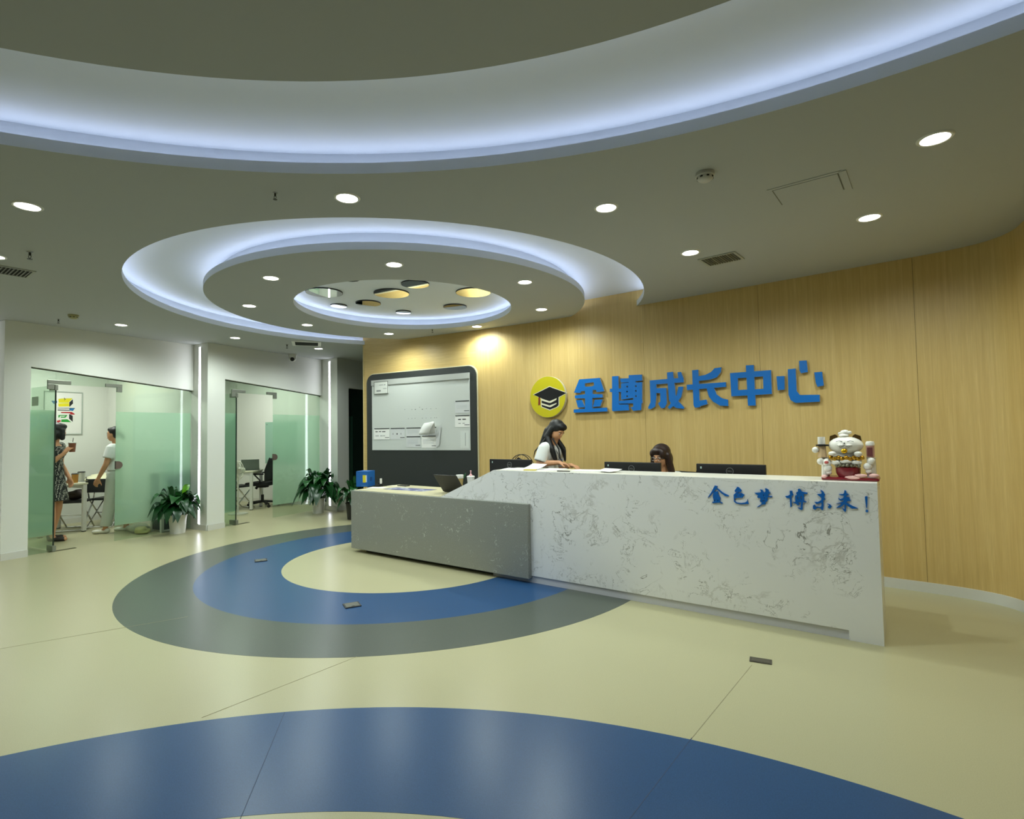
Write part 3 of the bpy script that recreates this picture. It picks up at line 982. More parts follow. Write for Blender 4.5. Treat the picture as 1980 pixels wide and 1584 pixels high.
# raised brush lettering on the marble front
# outlines of the lettering, in metres on its own surface
SIGN = [
   ((0.975,6.677,0.8044,-0.5941),[[[(-0.131,2.061),(0.152,2.059),(0.209,1.893),(0.14,1.888),(0.103,1.89),(0.103,1.913),(0.052,1.916),(0.051,1.868),(-0.055,1.871),(-0.054,1.912),(-0.109,1.911),(-0.119,1.89),(-0.211,1.9)],[(-0.055,2.007),(0.069,2.011),(0.075,1.973),(0.04,1.962),(-0.053,1.965)]],[[(-0.2,1.862),(-0.055,1.872),(0.051,1.868),(0.184,1.857),(0.188,1.818),(0.05,1.818),(-0.057,1.82),(-0.195,1.825)]],[[(-0.052,1.881),(0.047,1.875),(0.042,1.683),(-0.06,1.683)]],[[(-0.184,1.803),(-0.102,1.803),(-0.059,1.711),(-0.157,1.71)]],[[(0.082,1.797),(0.187,1.795),(0.149,1.711),(0.05,1.71)]],[[(-0.218,1.689),(0.239,1.694),(0.247,1.647),(-0.219,1.647)]]]) ,
   ((1.355,6.394,0.7985,-0.602),[[[(-0.156,2.065),(-0.073,2.064),(-0.076,1.649),(-0.151,1.646),(-0.167,1.653)]],[[(-0.189,1.919),(-0.034,1.913),(-0.035,1.869),(-0.19,1.878)]],[[(-0.079,1.722),(0.047,1.72),(0.054,1.65),(-0.081,1.648)]],[[(0.06,2.063),(0.222,2.057),(0.226,1.987),(0.144,1.987),(0.057,1.979)]],[[(-0.052,2.03),(0.065,2.027),(0.063,1.981),(-0.045,1.982)]],[[(-0.041,1.972),(0.057,1.975),(0.058,1.999),(0.145,1.993),(0.144,1.969),(0.224,1.97),(0.218,1.79),(0.113,1.793),(-0.046,1.779)],[(0.047,1.928),(0.044,1.921),(0.036,1.918),(0.028,1.922),(0.025,1.929),(0.028,1.937),(0.036,1.939),(0.044,1.936)],[(0.158,1.926),(0.154,1.919),(0.147,1.917),(0.139,1.92),(0.136,1.928),(0.139,1.935),(0.147,1.937),(0.155,1.934)],[(0.046,1.871),(0.042,1.863),(0.034,1.861),(0.026,1.864),(0.023,1.872),(0.027,1.879),(0.035,1.882),(0.043,1.878)],[(0.156,1.871),(0.153,1.864),(0.145,1.862),(0.137,1.865),(0.134,1.872),(0.138,1.88),(0.146,1.882),(0.153,1.879)],[(0.044,1.815),(0.041,1.808),(0.033,1.805),(0.025,1.808),(0.022,1.816),(0.025,1.823),(0.033,1.826),(0.041,1.822)],[(0.154,1.81),(0.151,1.803),(0.143,1.801),(0.136,1.804),(0.133,1.812),(0.136,1.819),(0.144,1.821),(0.151,1.818)]],[[(-0.069,1.768),(0.218,1.772),(0.221,1.727),(-0.07,1.732)]],[[(0.109,1.797),(0.218,1.795),(0.202,1.647),(0.105,1.641),(0.072,1.687),(0.106,1.686)]]]) ,
   ((1.745,6.094,0.7843,-0.6203),[[[(-0.176,1.982),(0.218,1.984),(0.221,1.933),(-0.165,1.932)]],[[(0.033,2.056),(0.102,2.059),(0.121,1.861),(0.127,1.755),(0.218,1.657),(0.21,1.64),(0.13,1.653),(0.084,1.681),(0.047,1.744)]],[[(0.154,2.049),(0.194,2.05),(0.218,1.976),(0.163,1.975)]],[[(-0.173,1.982),(-0.095,1.952),(-0.102,1.782),(-0.119,1.679),(-0.169,1.654),(-0.202,1.661),(-0.199,1.682),(-0.171,1.731)]],[[(-0.109,1.889),(0.019,1.883),(0.02,1.707),(-0.007,1.661),(-0.047,1.658),(-0.082,1.712),(-0.053,1.737),(-0.053,1.829),(-0.111,1.835)]],[[(0.16,1.889),(0.215,1.885),(0.189,1.774),(0.135,1.709),(0.088,1.67),(0.052,1.645),(0.029,1.665),(0.085,1.727),(0.138,1.8)]]]) ,
   ((2.106,5.802,0.775,-0.632),[[[(-0.145,2.056),(-0.078,2.058),(-0.073,1.65),(-0.128,1.649),(-0.141,1.676)]],[[(-0.095,1.72),(0.0,1.73),(0.01,1.68),(-0.128,1.649)]],[[(-0.094,1.985),(-0.002,1.995),(0.058,2.02),(0.097,2.058),(0.167,2.062),(0.161,2.012),(0.116,1.959),(0.033,1.939),(-0.088,1.937)]],[[(-0.21,1.903),(0.208,1.902),(0.21,1.852),(-0.208,1.845)]],[[(0.004,1.858),(0.079,1.857),(0.11,1.777),(0.167,1.733),(0.224,1.718),(0.225,1.651),(0.142,1.658),(0.07,1.704),(0.029,1.759)]]]) ,
   ((2.449,5.519,0.7705,-0.6374),[[[(-0.19,1.993),(0.206,1.99),(0.207,1.752),(-0.184,1.75)],[(-0.114,1.933),(0.131,1.933),(0.13,1.808),(-0.117,1.811)]],[[(-0.03,2.059),(0.045,2.056),(0.051,1.644),(-0.023,1.645)]]]) ,
   ((2.799,5.23,0.7693,-0.6389),[[[(-0.199,1.924),(-0.128,1.922),(-0.13,1.787),(-0.193,1.786)]],[[(-0.095,1.985),(-0.026,1.986),(-0.024,1.767),(0.002,1.728),(0.17,1.72),(0.169,1.655),(-0.037,1.653),(-0.08,1.681),(-0.097,1.737)]],[[(0.007,2.058),(0.072,2.055),(0.078,1.943),(0.019,1.937),(0.008,1.966)]],[[(0.133,1.935),(0.198,1.936),(0.208,1.805),(0.155,1.797),(0.142,1.837)]]]) ,
]
BRUSH = [
   [[[(-1.027,0.986),(-1.007,0.982),(-1.013,0.965),(-1.042,0.932),(-1.071,0.896),(-1.083,0.891),(-1.053,0.936)]],[[(-1.023,0.966),(-1.003,0.964),(-0.971,0.937),(-0.926,0.916),(-0.927,0.909),(-0.953,0.91),(-0.978,0.928),(-1.007,0.954)]],[[(-1.037,0.939),(-1.007,0.943),(-1.001,0.932),(-1.008,0.925),(-0.995,0.914),(-0.998,0.907),(-0.987,0.898),(-0.992,0.866),(-0.974,0.859),(-0.976,0.852),(-0.99,0.858),(-1.049,0.852),(-1.049,0.861),(-1.037,0.863),(-1.044,0.906),(-1.039,0.92)],[(-1.034,0.87),(-1.029,0.879),(-1.024,0.879),(-1.027,0.869)],[(-1.012,0.871),(-1.007,0.88),(-1.003,0.878),(-1.007,0.869)]]] ,
   [[[(-0.863,0.985),(-0.851,0.979),(-0.834,0.959),(-0.84,0.947),(-0.854,0.945),(-0.87,0.929),(-0.889,0.918),(-0.894,0.921),(-0.86,0.954),(-0.88,0.945),(-0.885,0.953)]],[[(-0.891,0.923),(-0.873,0.932),(-0.835,0.939),(-0.816,0.927),(-0.83,0.905),(-0.868,0.901),(-0.882,0.896),(-0.891,0.911)],[(-0.878,0.919),(-0.865,0.921),(-0.867,0.913),(-0.877,0.909)],[(-0.848,0.929),(-0.839,0.931),(-0.84,0.921),(-0.848,0.919)]],[[(-0.892,0.918),(-0.884,0.915),(-0.885,0.879),(-0.872,0.867),(-0.841,0.865),(-0.816,0.87),(-0.799,0.881),(-0.795,0.897),(-0.793,0.875),(-0.787,0.862),(-0.841,0.856),(-0.875,0.86),(-0.891,0.872)]]] ,
   [[[(-0.746,0.945),(-0.708,0.95),(-0.701,0.956),(-0.708,0.973),(-0.691,0.969),(-0.683,0.95),(-0.673,0.955),(-0.671,0.967),(-0.675,0.981),(-0.664,0.981),(-0.651,0.972),(-0.65,0.958),(-0.637,0.951),(-0.648,0.946),(-0.657,0.931),(-0.651,0.926),(-0.629,0.928),(-0.631,0.918),(-0.652,0.92),(-0.661,0.912),(-0.658,0.896),(-0.674,0.879),(-0.674,0.866),(-0.698,0.863),(-0.716,0.847),(-0.733,0.842),(-0.719,0.854),(-0.701,0.866),(-0.7,0.88),(-0.712,0.886),(-0.707,0.899),(-0.708,0.909),(-0.728,0.911),(-0.727,0.922),(-0.72,0.927),(-0.732,0.933)],[(-0.691,0.932),(-0.683,0.936),(-0.686,0.925)],[(-0.684,0.914),(-0.675,0.918),(-0.68,0.907)],[(-0.696,0.892),(-0.68,0.899),(-0.679,0.895),(-0.691,0.887)]]] ,
   [[[(-0.514,0.972),(-0.498,0.973),(-0.497,0.959),(-0.49,0.944),(-0.503,0.934),(-0.505,0.861),(-0.513,0.857),(-0.515,0.92),(-0.533,0.919),(-0.545,0.932),(-0.526,0.936),(-0.512,0.946)]],[[(-0.462,0.986),(-0.451,0.989),(-0.435,0.969),(-0.403,0.964),(-0.405,0.955),(-0.417,0.953),(-0.424,0.957),(-0.426,0.908),(-0.411,0.902),(-0.413,0.896),(-0.433,0.897),(-0.435,0.876),(-0.437,0.845),(-0.447,0.841),(-0.469,0.858),(-0.448,0.855),(-0.446,0.896),(-0.468,0.891),(-0.453,0.88),(-0.463,0.871),(-0.481,0.885),(-0.498,0.889),(-0.48,0.897),(-0.481,0.939),(-0.469,0.945),(-0.475,0.96),(-0.461,0.969)],[(-0.467,0.933),(-0.461,0.934),(-0.461,0.916),(-0.466,0.914)],[(-0.447,0.937),(-0.439,0.938),(-0.44,0.915),(-0.446,0.914)]]] ,
   [[[(-0.325,0.988),(-0.308,0.979),(-0.298,0.956),(-0.303,0.935),(-0.296,0.925),(-0.31,0.915),(-0.308,0.881),(-0.312,0.851),(-0.32,0.85),(-0.33,0.864),(-0.348,0.863),(-0.36,0.849),(-0.373,0.855),(-0.373,0.877),(-0.362,0.884),(-0.359,0.874),(-0.362,0.867),(-0.346,0.872),(-0.329,0.87),(-0.322,0.877),(-0.321,0.9),(-0.35,0.888),(-0.363,0.903),(-0.342,0.904),(-0.322,0.917),(-0.32,0.933),(-0.346,0.958),(-0.32,0.959),(-0.317,0.971)]],[[(-0.287,0.896),(-0.271,0.892),(-0.259,0.879),(-0.272,0.863),(-0.284,0.869),(-0.282,0.879),(-0.274,0.885)]]] ,
   [[[(-0.183,0.992),(-0.174,0.989),(-0.171,0.972),(-0.158,0.966),(-0.173,0.957),(-0.175,0.946),(-0.156,0.947),(-0.155,0.934),(-0.149,0.923),(-0.168,0.92),(-0.174,0.91),(-0.144,0.892),(-0.11,0.876),(-0.145,0.872),(-0.178,0.896),(-0.178,0.857),(-0.184,0.845),(-0.203,0.873),(-0.187,0.866),(-0.186,0.899),(-0.21,0.876),(-0.236,0.871),(-0.212,0.891),(-0.203,0.904),(-0.236,0.899),(-0.194,0.915),(-0.191,0.925),(-0.211,0.921),(-0.219,0.93),(-0.219,0.94),(-0.211,0.931),(-0.192,0.938),(-0.187,0.955),(-0.203,0.956),(-0.217,0.963),(-0.192,0.966),(-0.185,0.975)]]] ,
   [[[(-0.07,0.955),(-0.062,0.959),(-0.055,0.956),(-0.06,0.883),(-0.065,0.883)]],[[(-0.054,0.863),(-0.056,0.857),(-0.06,0.854),(-0.065,0.854),(-0.068,0.857),(-0.07,0.862),(-0.068,0.867),(-0.064,0.871),(-0.059,0.871),(-0.056,0.868)]]] ,
]
CAP = ([0.494, 7.025], [0.8189, -0.574], 1.865,{
  'board':[(-0.209,1.904),(0.036,1.993),(0.282,1.901),(0.162,1.852),(0.036,1.811),(-0.099,1.856)],
  'base':[(-0.089,1.853),(0.036,1.813),(0.166,1.854),(0.164,1.751),(0.133,1.729),(0.034,1.699),(-0.088,1.744)],
  'chev':[(-0.09,1.849),(0.031,1.807),(0.139,1.842),(0.133,1.82),(0.05,1.786),(0.022,1.788),(-0.091,1.823)],
  'chev2':[(-0.089,1.79),(0.03,1.753),(0.137,1.782),(0.132,1.767),(0.048,1.73),(0.02,1.733),(-0.089,1.768)],
  'tassel':[(-0.135,1.87),(-0.111,1.862),(-0.111,1.771),(-0.13,1.76),(-0.142,1.764)],
  'edge':[(-0.221,1.907),(0.036,2.003),(0.296,1.902),(0.177,1.848),(0.175,1.745),(0.138,1.721),(0.033,1.688),(-0.1,1.738),(-0.099,1.848)],
})
BRUSH_BLUE = mat('brush_blue', srgb(10, 98, 184), 0.35)
for lps, nm in zip(BRUSH, ('first, gold', 'second, colour', 'third, dream', 'fourth, wide', 'fifth, not yet', 'sixth, come', 'last, exclamation mark')):
    bm = B()
    for i, pl in enumerate(lps):
        prism(bm, pl, -.008 - .0004 * i, -.0004, LOCAL)
    ch = obj('slogan_character', bm, BRUSH_BLUE)
    ch.location = (DR.x, DR.y, 0); ch.rotation_euler = (0, 0, DRZ)
    tag(ch, 'blue brush-style slogan character on the marble desk front: ' + nm, 'lettering', 'slogan characters on the desk front')

# ================================================================== SIGN ON THE OAK WALL
SIGN_BLUE = mat('sign_blue', srgb(4, 108, 192), 0.35)
SIGN_SIDE = mat('sign_side', srgb(190, 186, 176), 0.5)
for ((x, y, tx, ty), polys), nm in zip(SIGN, ('first of six, beside the round logo', 'second of six, two joined halves', 'third of six, with a slanting hook', 'fourth of six, with a sweeping tail', 'fifth of six, a box crossed by a bar', 'last of six, four separate strokes')):
    t = thing('sign_character', 'large raised blue wall sign character, ' + nm, 'lettering', (x, y, 0), math.atan2(ty, tx), 'characters of the wall sign')
    bm = B()
    for i, pl in enumerate(polys):
        prism(bm, pl, -.038, -.012 - .0004 * i, LOCAL)
    obj('letter_body', bm, SIGN_SIDE, t)
    bm = B()
    for i, pl in enumerate(polys):
        prism(bm, pl, -.0425 - .0004 * i, -.0381, LOCAL)
    obj('letter_face', bm, SIGN_BLUE, t)
(cx, cy), (tx, ty), cz, shapes = CAP
t = thing('round_logo', 'round yellow wall logo with a black graduation cap', 'logo sign', (cx, cy, 0), math.atan2(ty, tx))
RX = Matrix.Translation((0, 0, cz)) @ Matrix.Rotation(R_(90), 4, 'X')
obj('logo_body', lathe(B(), [(0, .01), (.268, .01), (.268, .054), (0, .054)], 64, mtx=RX), mat('logo_side', srgb(214, 210, 186), 0.5), t, 30)
obj('logo_face', lathe(B(), [(0, .054), (.265, .054), (.265, .058), (0, .058)], 64, mtx=RX), mat('logo_yellow', srgb(196, 184, 16), 0.4), t, 30)
def logo_shape(nm, key, m, d):
    bm = B(); prism(bm, [shapes[key]], -d, -.0575, LOCAL); obj(nm, bm, m, t)
off_w = mat('logo_white', srgb(222, 218, 190), 0.5)
blk = mat('logo_black', srgb(10, 10, 12), 0.4)
logo_shape('cap_outline', 'edge', off_w, .0586)
logo_shape('cap_base', 'base', blk, .0592)
logo_shape('cap_stripe', 'chev', off_w, .0598)
logo_shape('cap_stripe', 'chev2', off_w, .0598)
logo_shape('cap_board', 'board', blk, .0602)
logo_shape('cap_tassel', 'tassel', mat('logo_red', srgb(120, 40, 20), 0.5), .0598)

# ================================================================== WHITEBOARD
WO = Vector((-2.4, 8.72)); WT = Vector((.868, -.497))
WRZ = math.atan2(WT.y, WT.x)
def wall_thing(name, lab, cat, group=None):
    return thing(name, lab, cat, (WO.x, WO.y, 0), WRZ, group)
t = wall_thing('whiteboard', 'whiteboard set in a tall dark rounded panel on the oak wall', 'whiteboard')
DPANEL = mat('charcoal_panel', srgb(38, 42, 40), 0.55)
bm = B(); prism(bm, [rrect(.105, 2.205, .10, 2.372, .14, 8, (0, 0, 1, 1))], -.03, -.012, LOCAL); obj('dark_panel', bm, DPANEL, t)
bm = B(); prism(bm, [rrect(.092, 2.222, .10, 2.386, .15, 8, (0, 0, 1, 1))], -.0118, -.0005, LOCAL); obj('pale_edge', bm, mat('panel_edge', srgb(226, 218, 180), 0.4), t)
obj('board_surface', bx(.224, 2.099, -.036, -.0302, 1.172, 2.274), mat('whiteboard_white', srgb(200, 204, 198), 0.3), t)
obj('top_rail', bx(.224, 2.099, -.052, -.0362, 2.19, 2.274), mat('rail_grey', srgb(176, 178, 172), 0.4), t)
for k, (s, z) in enumerate(((.9, 1.79), (1.04, 1.785), (1.11, 1.785), (1.19, 1.815), (1.245, 1.782), (1.32, 1.79), (1.40, 1.785), (1.50, 1.785), (.97, 1.65), (1.04, 1.65), (1.10, 1.652), (1.24, 1.648), (1.31, 1.65), (1.40, 1.648), (1.47, 1.65), (1.505, 1.65))):
    obj('pen_mark', bx(s - (.012 if k in (2, 4) else .007), s + .008, -.0364, -.0361, z - .005, z + .004), INK_GREY if k > 7 or k not in (2, 4) else mat('pen_grey', srgb(70, 74, 70), 0.7), t)
def sheet(s0, s1, z0, z1, lab, m=PAPER_GREY, top=True, corner=True, rows=(), grp='notices on the whiteboard', lift=.0):
    o = wall_thing('notice_sheet', lab, 'notice', grp)
    bm = B(); prism(bm, [[(s0, z0), (s1, z0), (s1, z1), (s0, z1)]], -.0385 - lift, -.0372, LOCAL); obj('paper', bm, m, o)
    if top:
        obj('black_strip', bx(s0 + .01, s1, -.041 - lift, -.0386 - lift, z1 - .004, z1 + .008), BLACK, o)
    if corner:
        obj('black_strip', bx(s1 - .09, s1 - .004, -.0395 - lift, -.0386 - lift, z0 + .026, z0 + .034), INK, o)
    for (a, b, z, h, mm) in rows:
        obj('print_line', bx(a, b, -.0393 - lift, -.0386 - lift, z, z + h), mm, o)
    return o
sheet(.268, .590, 1.338, 1.504, 'white notice with three dark headings, first of the bottom row on the whiteboard', PAPER, rows=[(.30, .35, 1.455, .012, INK), (.375, .42, 1.455, .012, INK), (.44, .51, 1.453, .013, INK), (.30, .37, 1.39, .01, INK_GREY), (.40, .45, 1.39, .01, INK_GREY), (.46, .50, 1.39, .01, INK_GREY)], lift=.004)
sheet(.608, .897, 1.335, 1.503, 'notice with three small figures, second of the bottom row on the whiteboard', rows=[(.655, .67, 1.41, .022, INK_GREY), (.735, .755, 1.41, .02, INK), (.815, .828, 1.41, .022, INK_GREY)])
sheet(.922, 1.207, 1.382, 1.504, 'plain notice, third of the bottom row on the whiteboard', corner=False, rows=[(.95, 1.16, 1.43 + k * .018, .005, mat('faint_print', srgb(186, 190, 190), .8)) for k in range(3)])
sheet(1.226, 1.499, 1.379, 1.507, 'notice partly under the curled sheet on the whiteboard', corner=False, rows=[(1.25, 1.40, 1.43 + k * .018, .005, MATS['faint_print']) for k in range(3)])
sheet(.927, 1.199, 1.216, 1.371, 'plain notice low on the whiteboard, below the third of the row', rows=[(.95, 1.16, 1.27 + k * .018, .005, MATS['faint_print']) for k in range(4)])
sheet(1.224, 1.502, 1.207, 1.377, 'notice low on the whiteboard, directly below the curled sheet', PAPER, rows=[(1.25, 1.46, 1.27 + k * .018, .005, MATS['faint_print']) for k in range(4)])
sheet(1.843, 2.092, 1.703, 1.872, 'upper of two notices at the inner edge of the whiteboard', rows=[(1.87, 2.05, 1.77 + k * .02, .005, MATS['faint_print']) for k in range(3)])
sheet(1.839, 2.094, 1.503, 1.664, 'lower of two notices at the whiteboard edge, with two dark headings', PAPER, rows=[(1.895, 1.945, 1.605, .014, INK), (1.97, 2.03, 1.605, .014, INK), (1.90, 1.94, 1.55, .01, INK_GREY), (1.97, 2.01, 1.55, .01, INK_GREY)])
o = sheet(.294, .577, 2.057, 2.244, 'small framed certificate in the top corner of the whiteboard', mat('certificate', srgb(214, 216, 208), .7), False, False, [(.40, .48, 2.19, .008, INK_GREY), (.50, .53, 2.185, .014, INK_GREY), (.48, .55, 2.13, .008, INK_GREY), (.34, .43, 2.09, .024, INK_GREY)], lift=.0165)
fr = mat('certificate_frame', srgb(96, 98, 92), .6)
for (a, b, z0, z1) in ((.290, .296, 2.053, 2.248), (.575, .581, 2.053, 2.248), (.296, .575, 2.053, 2.059), (.296, .575, 2.242, 2.248)):
    obj('frame_bar', bx(a, b, -.0585, -.0555, z0, z1), fr, o)
# curled sheet
o = wall_thing('curled_sheet', 'white paper sheet curling forward off the whiteboard', 'paper', 'notices on the whiteboard')
bm = B()
rows = []
for k in range(13):
    t_ = k / 12
    ang = t_ * PI * 1.25
    rad = .05
    cxs, czs = 1.46 - t_ * .03, 1.52
    yy = -.05 - rad * (1 - math.cos(ang))
    zz = 1.40 + t_ * .0 + .17 * min(t_ * 1.6, 1) + rad * .35 * math.sin(ang) - max(0, t_ - .62) * .40
    sh = (t_ * .10 if t_ < .62 else .062 - (t_ - .62) * .30)
    rows.append([bm.verts.new((1.30 + sh + w, yy, zz + w * .12 * (1 if t_ < .6 else -.3))) for w in (0, .09, .18)])
for a, b in zip(rows, rows[1:]):
    for k in range(2):
        bm.faces.new((a[k], a[k + 1], b[k + 1], b[k]))
cs = obj('paper', bm, PAPER, o, 60)
md = cs.modifiers.new('t', 'SOLIDIFY'); md.thickness = .001
obj('tail', prism(B(), [[(1.50, 1.21), (1.56, 1.25), (1.60, 1.55), (1.50, 1.42)]], -.05, -.049, LOCAL), PAPER_GREY, o)
# narrow strip at the lower inner corner
o = wall_thing('narrow_notice', 'faint narrow paper strip in the lower inner corner of the whiteboard', 'notice', 'notices on the whiteboard')
obj('paper', bx(1.93, 2.08, -.0385, -.0372, 1.20, 1.45), mat('whiteboard_paper', srgb(210, 214, 208), .8), o)
obj('print_line', bx(2.012, 2.02, -.0393, -.0386, 1.235, 1.42), INK_GREY, o)

# ================================================================== THINGS ON THE DESK
def monitor(a, lab, ph=0.0, z=.735):
    t = thing('monitor', lab, 'monitor', dp(a, .60, z), DRZ + PI + ph, 'black monitors on the reception desk')
    # local -y points away from the viewer side: the screen faces the staff
    obj('housing', bx(-.283, .283, -.0, .032, .045, .378, .006), DARK, t)
    obj('screen', bx(-.272, .272, -.003, -.0002, .057, .368), mat('screen_off', srgb(30, 34, 40), 0.15), t)
    obj('stand', bx(-.035, .035, .033, .06, .012, .22, .004), BLACK, t)
    obj('foot', bx(-.12, .12, -.07, .11, 0, .012, .004), BLACK, t)
    RX2 = Matrix.Translation((0, .0325, .318)) @ Matrix.Rotation(R_(-90), 4, 'X')
    silver = mat('logo_silver', srgb(150, 152, 154), 0.35, 0.6)
    bm = B(); lathe(bm, [(.0275, 0), (.031, 0), (.031, .002), (.0275, .002), (.0275, 0)], 40, mtx=RX2)
    obj('logo_ring', bm, silver, t)
    me = text_mesh('DELL', .021, .0004)
    lo = obj('logo_letters', me, silver, t, loc=(0, .0335, .318), rot=(R_(90), 0, PI))
    obj('power_sticker', bx(.235, .247, .0325, .033, .335, .353), mat('sticker', srgb(190, 214, 206), 0.5), t)
    return t
monitor(-1.952, 'black monitor back in the middle of the desk, in front of the seated person')
monitor(-1.06, 'black monitor back nearest the lucky cat figurine')
monitor(-3.386, 'black monitor back at the sloped end of the counter, in front of the fan', 0.0, .7402)

def paper_at(name, a, off, z, w, h, ang, m, lab, cat='paper', tilt=0.0, th=.0012, curl=0.0):
    bm = B()
    n = 6
    rows = []
    for i in range(n + 1):
        y = -h / 2 + h * i / n
        rows.append([bm.verts.new((x, y, curl * (i / n) ** 2 + z_)) for x, z_ in ((-w / 2, 0), (w / 2, 0), (w / 2, th), (-w / 2, th))])
    for r, s in zip(rows, rows[1:]):
        for k in range(4):
            bm.faces.new((r[k], r[(k + 1) % 4], s[(k + 1) % 4], s[k]))
    bm.faces.new(rows[0]); bm.faces.new(rows[-1])
    o = obj(name, bm, m)
    o.location = dp(a, off, z); o.rotation_euler = (tilt, 0, DRZ + ang)
    return tag(o, lab, cat)
ct = 1.0442
paper_at('paper_sheet', -3.02, .22, ct, .30, .21, .3, PAPER, 'white sheet lying flat at the sloped end of the counter', th=.004)
paper_at('paper_sheet', -2.86, .25, ct + .0045, .24, .17, -.35, PAPER, 'white sheet with a lifted edge leaning on the far monitor', curl=.045)
paper_at('paper_sheet', -2.66, .28, ct, .21, .29, .1, PAPER, 'white sheet on the counter beside the standing receptionist', th=.003)
paper_at('paper_note', -2.80, .11, ct, .12, .05, .25, mat('yellow_note', srgb(206, 186, 84), .7), 'small yellow note at the front edge of the counter', 'note', th=.010)
paper_at('paper_stack', -2.22, .24, ct, .30, .21, .12, PAPER, 'stack of white papers in front of the receptionist hands', th=.008)
paper_at('paper_sheet', -2.03, .22, ct + .0085, .21, .16, -.3, PAPER, 'loose white sheet at the end of the paper stack', curl=.016)
paper_at('pen', -2.42, .10, ct, .13, .008, .1, BLACK, 'black pen lying on the counter beside the paper stack', 'pen', th=.008)

# low desk end
lz = .7447
t = thing('cardboard_box', 'blue cardboard box with a yellow label on the low stone desk end', 'box', (-1.873, 7.011, lz), R_(-12))
BLUEB = mat('box_blue', srgb(22, 96, 170), .55, vary=.04)
obj('carton', bx(-.17, 0, 0, .19, 0, .195, .002), BLUEB, t)
obj('lid_flap', bx(-.171, .001, -.001, .191, .1955, .199), BLUEB, t)
obj('label_panel', bx(-.075, -.035, -.0022, -.0002, .055, .15), mat('label_yellow', srgb(222, 206, 40), .6), t)
obj('label_panel', bx(-.034, -.02, -.0022, -.0002, .06, .148), mat('label_white', srgb(226, 228, 226), .6), t)
for k in range(4):
    obj('print_line', bx(-.09 + k * .018, -.08 + k * .018, -.0015, -.0002, .012, .022), mat('box_print', srgb(80, 150, 200), .6), t)
obj('print_line', bx(.0002, .0015, .05, .11, .07, .12), mat('box_print_dark', srgb(16, 70, 132), .6), t)
t = thing('desk_gadget', 'small black and white gadget with a coiled cable beside the blue box', 'gadget', (-1.735, 7.10, lz), R_(20))
obj('body', bx(-.03, .03, -.02, .02, 0, .055, .008), DARK, t)
obj('clip', bx(-.012, .016, -.024, -.014, .03, .10, .004), WHITE_PLASTIC, t)
obj('cable', tube(B(), [(-.04 + .03 * math.cos(k * .7), -.03 + .02 * math.sin(k * .7), .005 + k * .002) for k in range(14)], .003, 6), DARK, t)
def flat_at(name, x, y, w, h, rz, m, lab, cat='paper', z=lz, th=.0012):
    o = obj(name, bx(-w / 2, w / 2, -h / 2, h / 2, 0, th), m)
    o.location = (x, y, z); o.rotation_euler = (0, 0, rz)
    return tag(o, lab, cat)
leaf_m, nt, p = base('purple_print', .45)
v = mapping(nt, (1, 1, 1))
nt.links.new(ramp(nt, noise(nt, v, 9, 3, .5), [(.38, srgb(70, 72, 120)), (.52, srgb(116, 118, 160)), (.66, srgb(200, 204, 206))]).outputs[0], p.inputs['Base Color'])
flat_at('leaflet', -1.26, 6.60, .66, .24, DRZ + .06, leaf_m, 'purple and white printed leaflet lying on the low desk end', 'leaflet')
flat_at('paper_sheet', -1.72, 6.88, .24, .15, DRZ + .3, PAPER, 'white sheet on the low desk in front of the blue box')
flat_at('paper_sheet', -1.50, 7.03, .30, .10, DRZ - .05, mat('paper_cream', srgb(222, 216, 186), .8), 'cream sheet behind the purple leaflet')
flat_at('phone', -1.42, 7.02, .15, .075, DRZ + .1, BLACK, 'black phone lying on the cream sheet', 'phone', lz + .0013, .009)
# laptop seen from behind
t = thing('laptop', 'black laptop on the low desk, its lid back towards the viewer', 'laptop', (-.80, 6.25, lz), DRZ)
obj('lid', bx(0, .34, -.004, .004, 0, .255, .003, Matrix.Rotation(R_(38), 4, 'X') @ Matrix.Translation((0, 0, .012))), BLACK, t)
obj('keyboard_base', bx(0, .34, .005, .235, 0, .016, .003), DARK, t)
obj('hinge', tube(B(), [(.04, .003, .014), (.30, .003, .014)], .006), DARK, t)
# cups behind the laptop
def cup(x, y, z, r0, r1, h, m, lab, lid=None, straw=None, liquid=None, cat='cup', grp=None):
    t = thing('drink_cup', lab, cat, (x, y, z), 0, grp)
    obj('cup_wall', lathe(B(), [(0, 0), (r0, 0), (r1, h), (r1 - .003, h), (r0 - .003, .004), (0, .004)], 24), m, t, 40)
    if liquid:
        obj('drink', lathe(B(), [(0, .005), (r0 - .004, .005), (r0 - .004 + (r1 - r0) * .62, h * .62), (0, h * .62)], 24), liquid, t, 40)
    if lid:
        obj('lid', lathe(B(), [(0, h + .012), (r1 * .86, h + .012), (r1 + .003, h + .004), (r1 + .003, h - .004), (0, h - .004)], 24), lid, t, 40)
    if straw:
        obj('straw', tube(B(), [(0, 0, .02), (.006, 0, h + .012), (.014, 0, h + .07)], .0035, 8), straw, t)
    return t
t = cup(-.636, 6.46, lz, .03, .042, .14, mat('kraft_cup', srgb(170, 150, 96), .7), 'paper cup holding a small potted sprig, behind the laptop')
obj('rim_fold', lathe(B(), [(.042, .135), (.046, .14), (.046, .175), (.040, .178), (.036, .14)], 24), PAPER, t, 40)
for k in range(7):
    a = k * 2.4
    bm = B()
    prism(bm, [[(0, .13), (.012, .165), (.006, .20), (0, .215), (-.006, .20), (-.012, .165)]], -.0006, .0006, LOCAL)
    o = obj('sprig_leaf', bm, mat('sprig_green', srgb(60, 110, 72), .6), t); o.rotation_euler = (.35 * math.sin(a), .35 * math.cos(a), a)
t = cup(-.50, 6.40, lz, .032, .045, .155, PAPER, 'white covered cup with a pink ornament behind the marble slope', lid=PAPER)
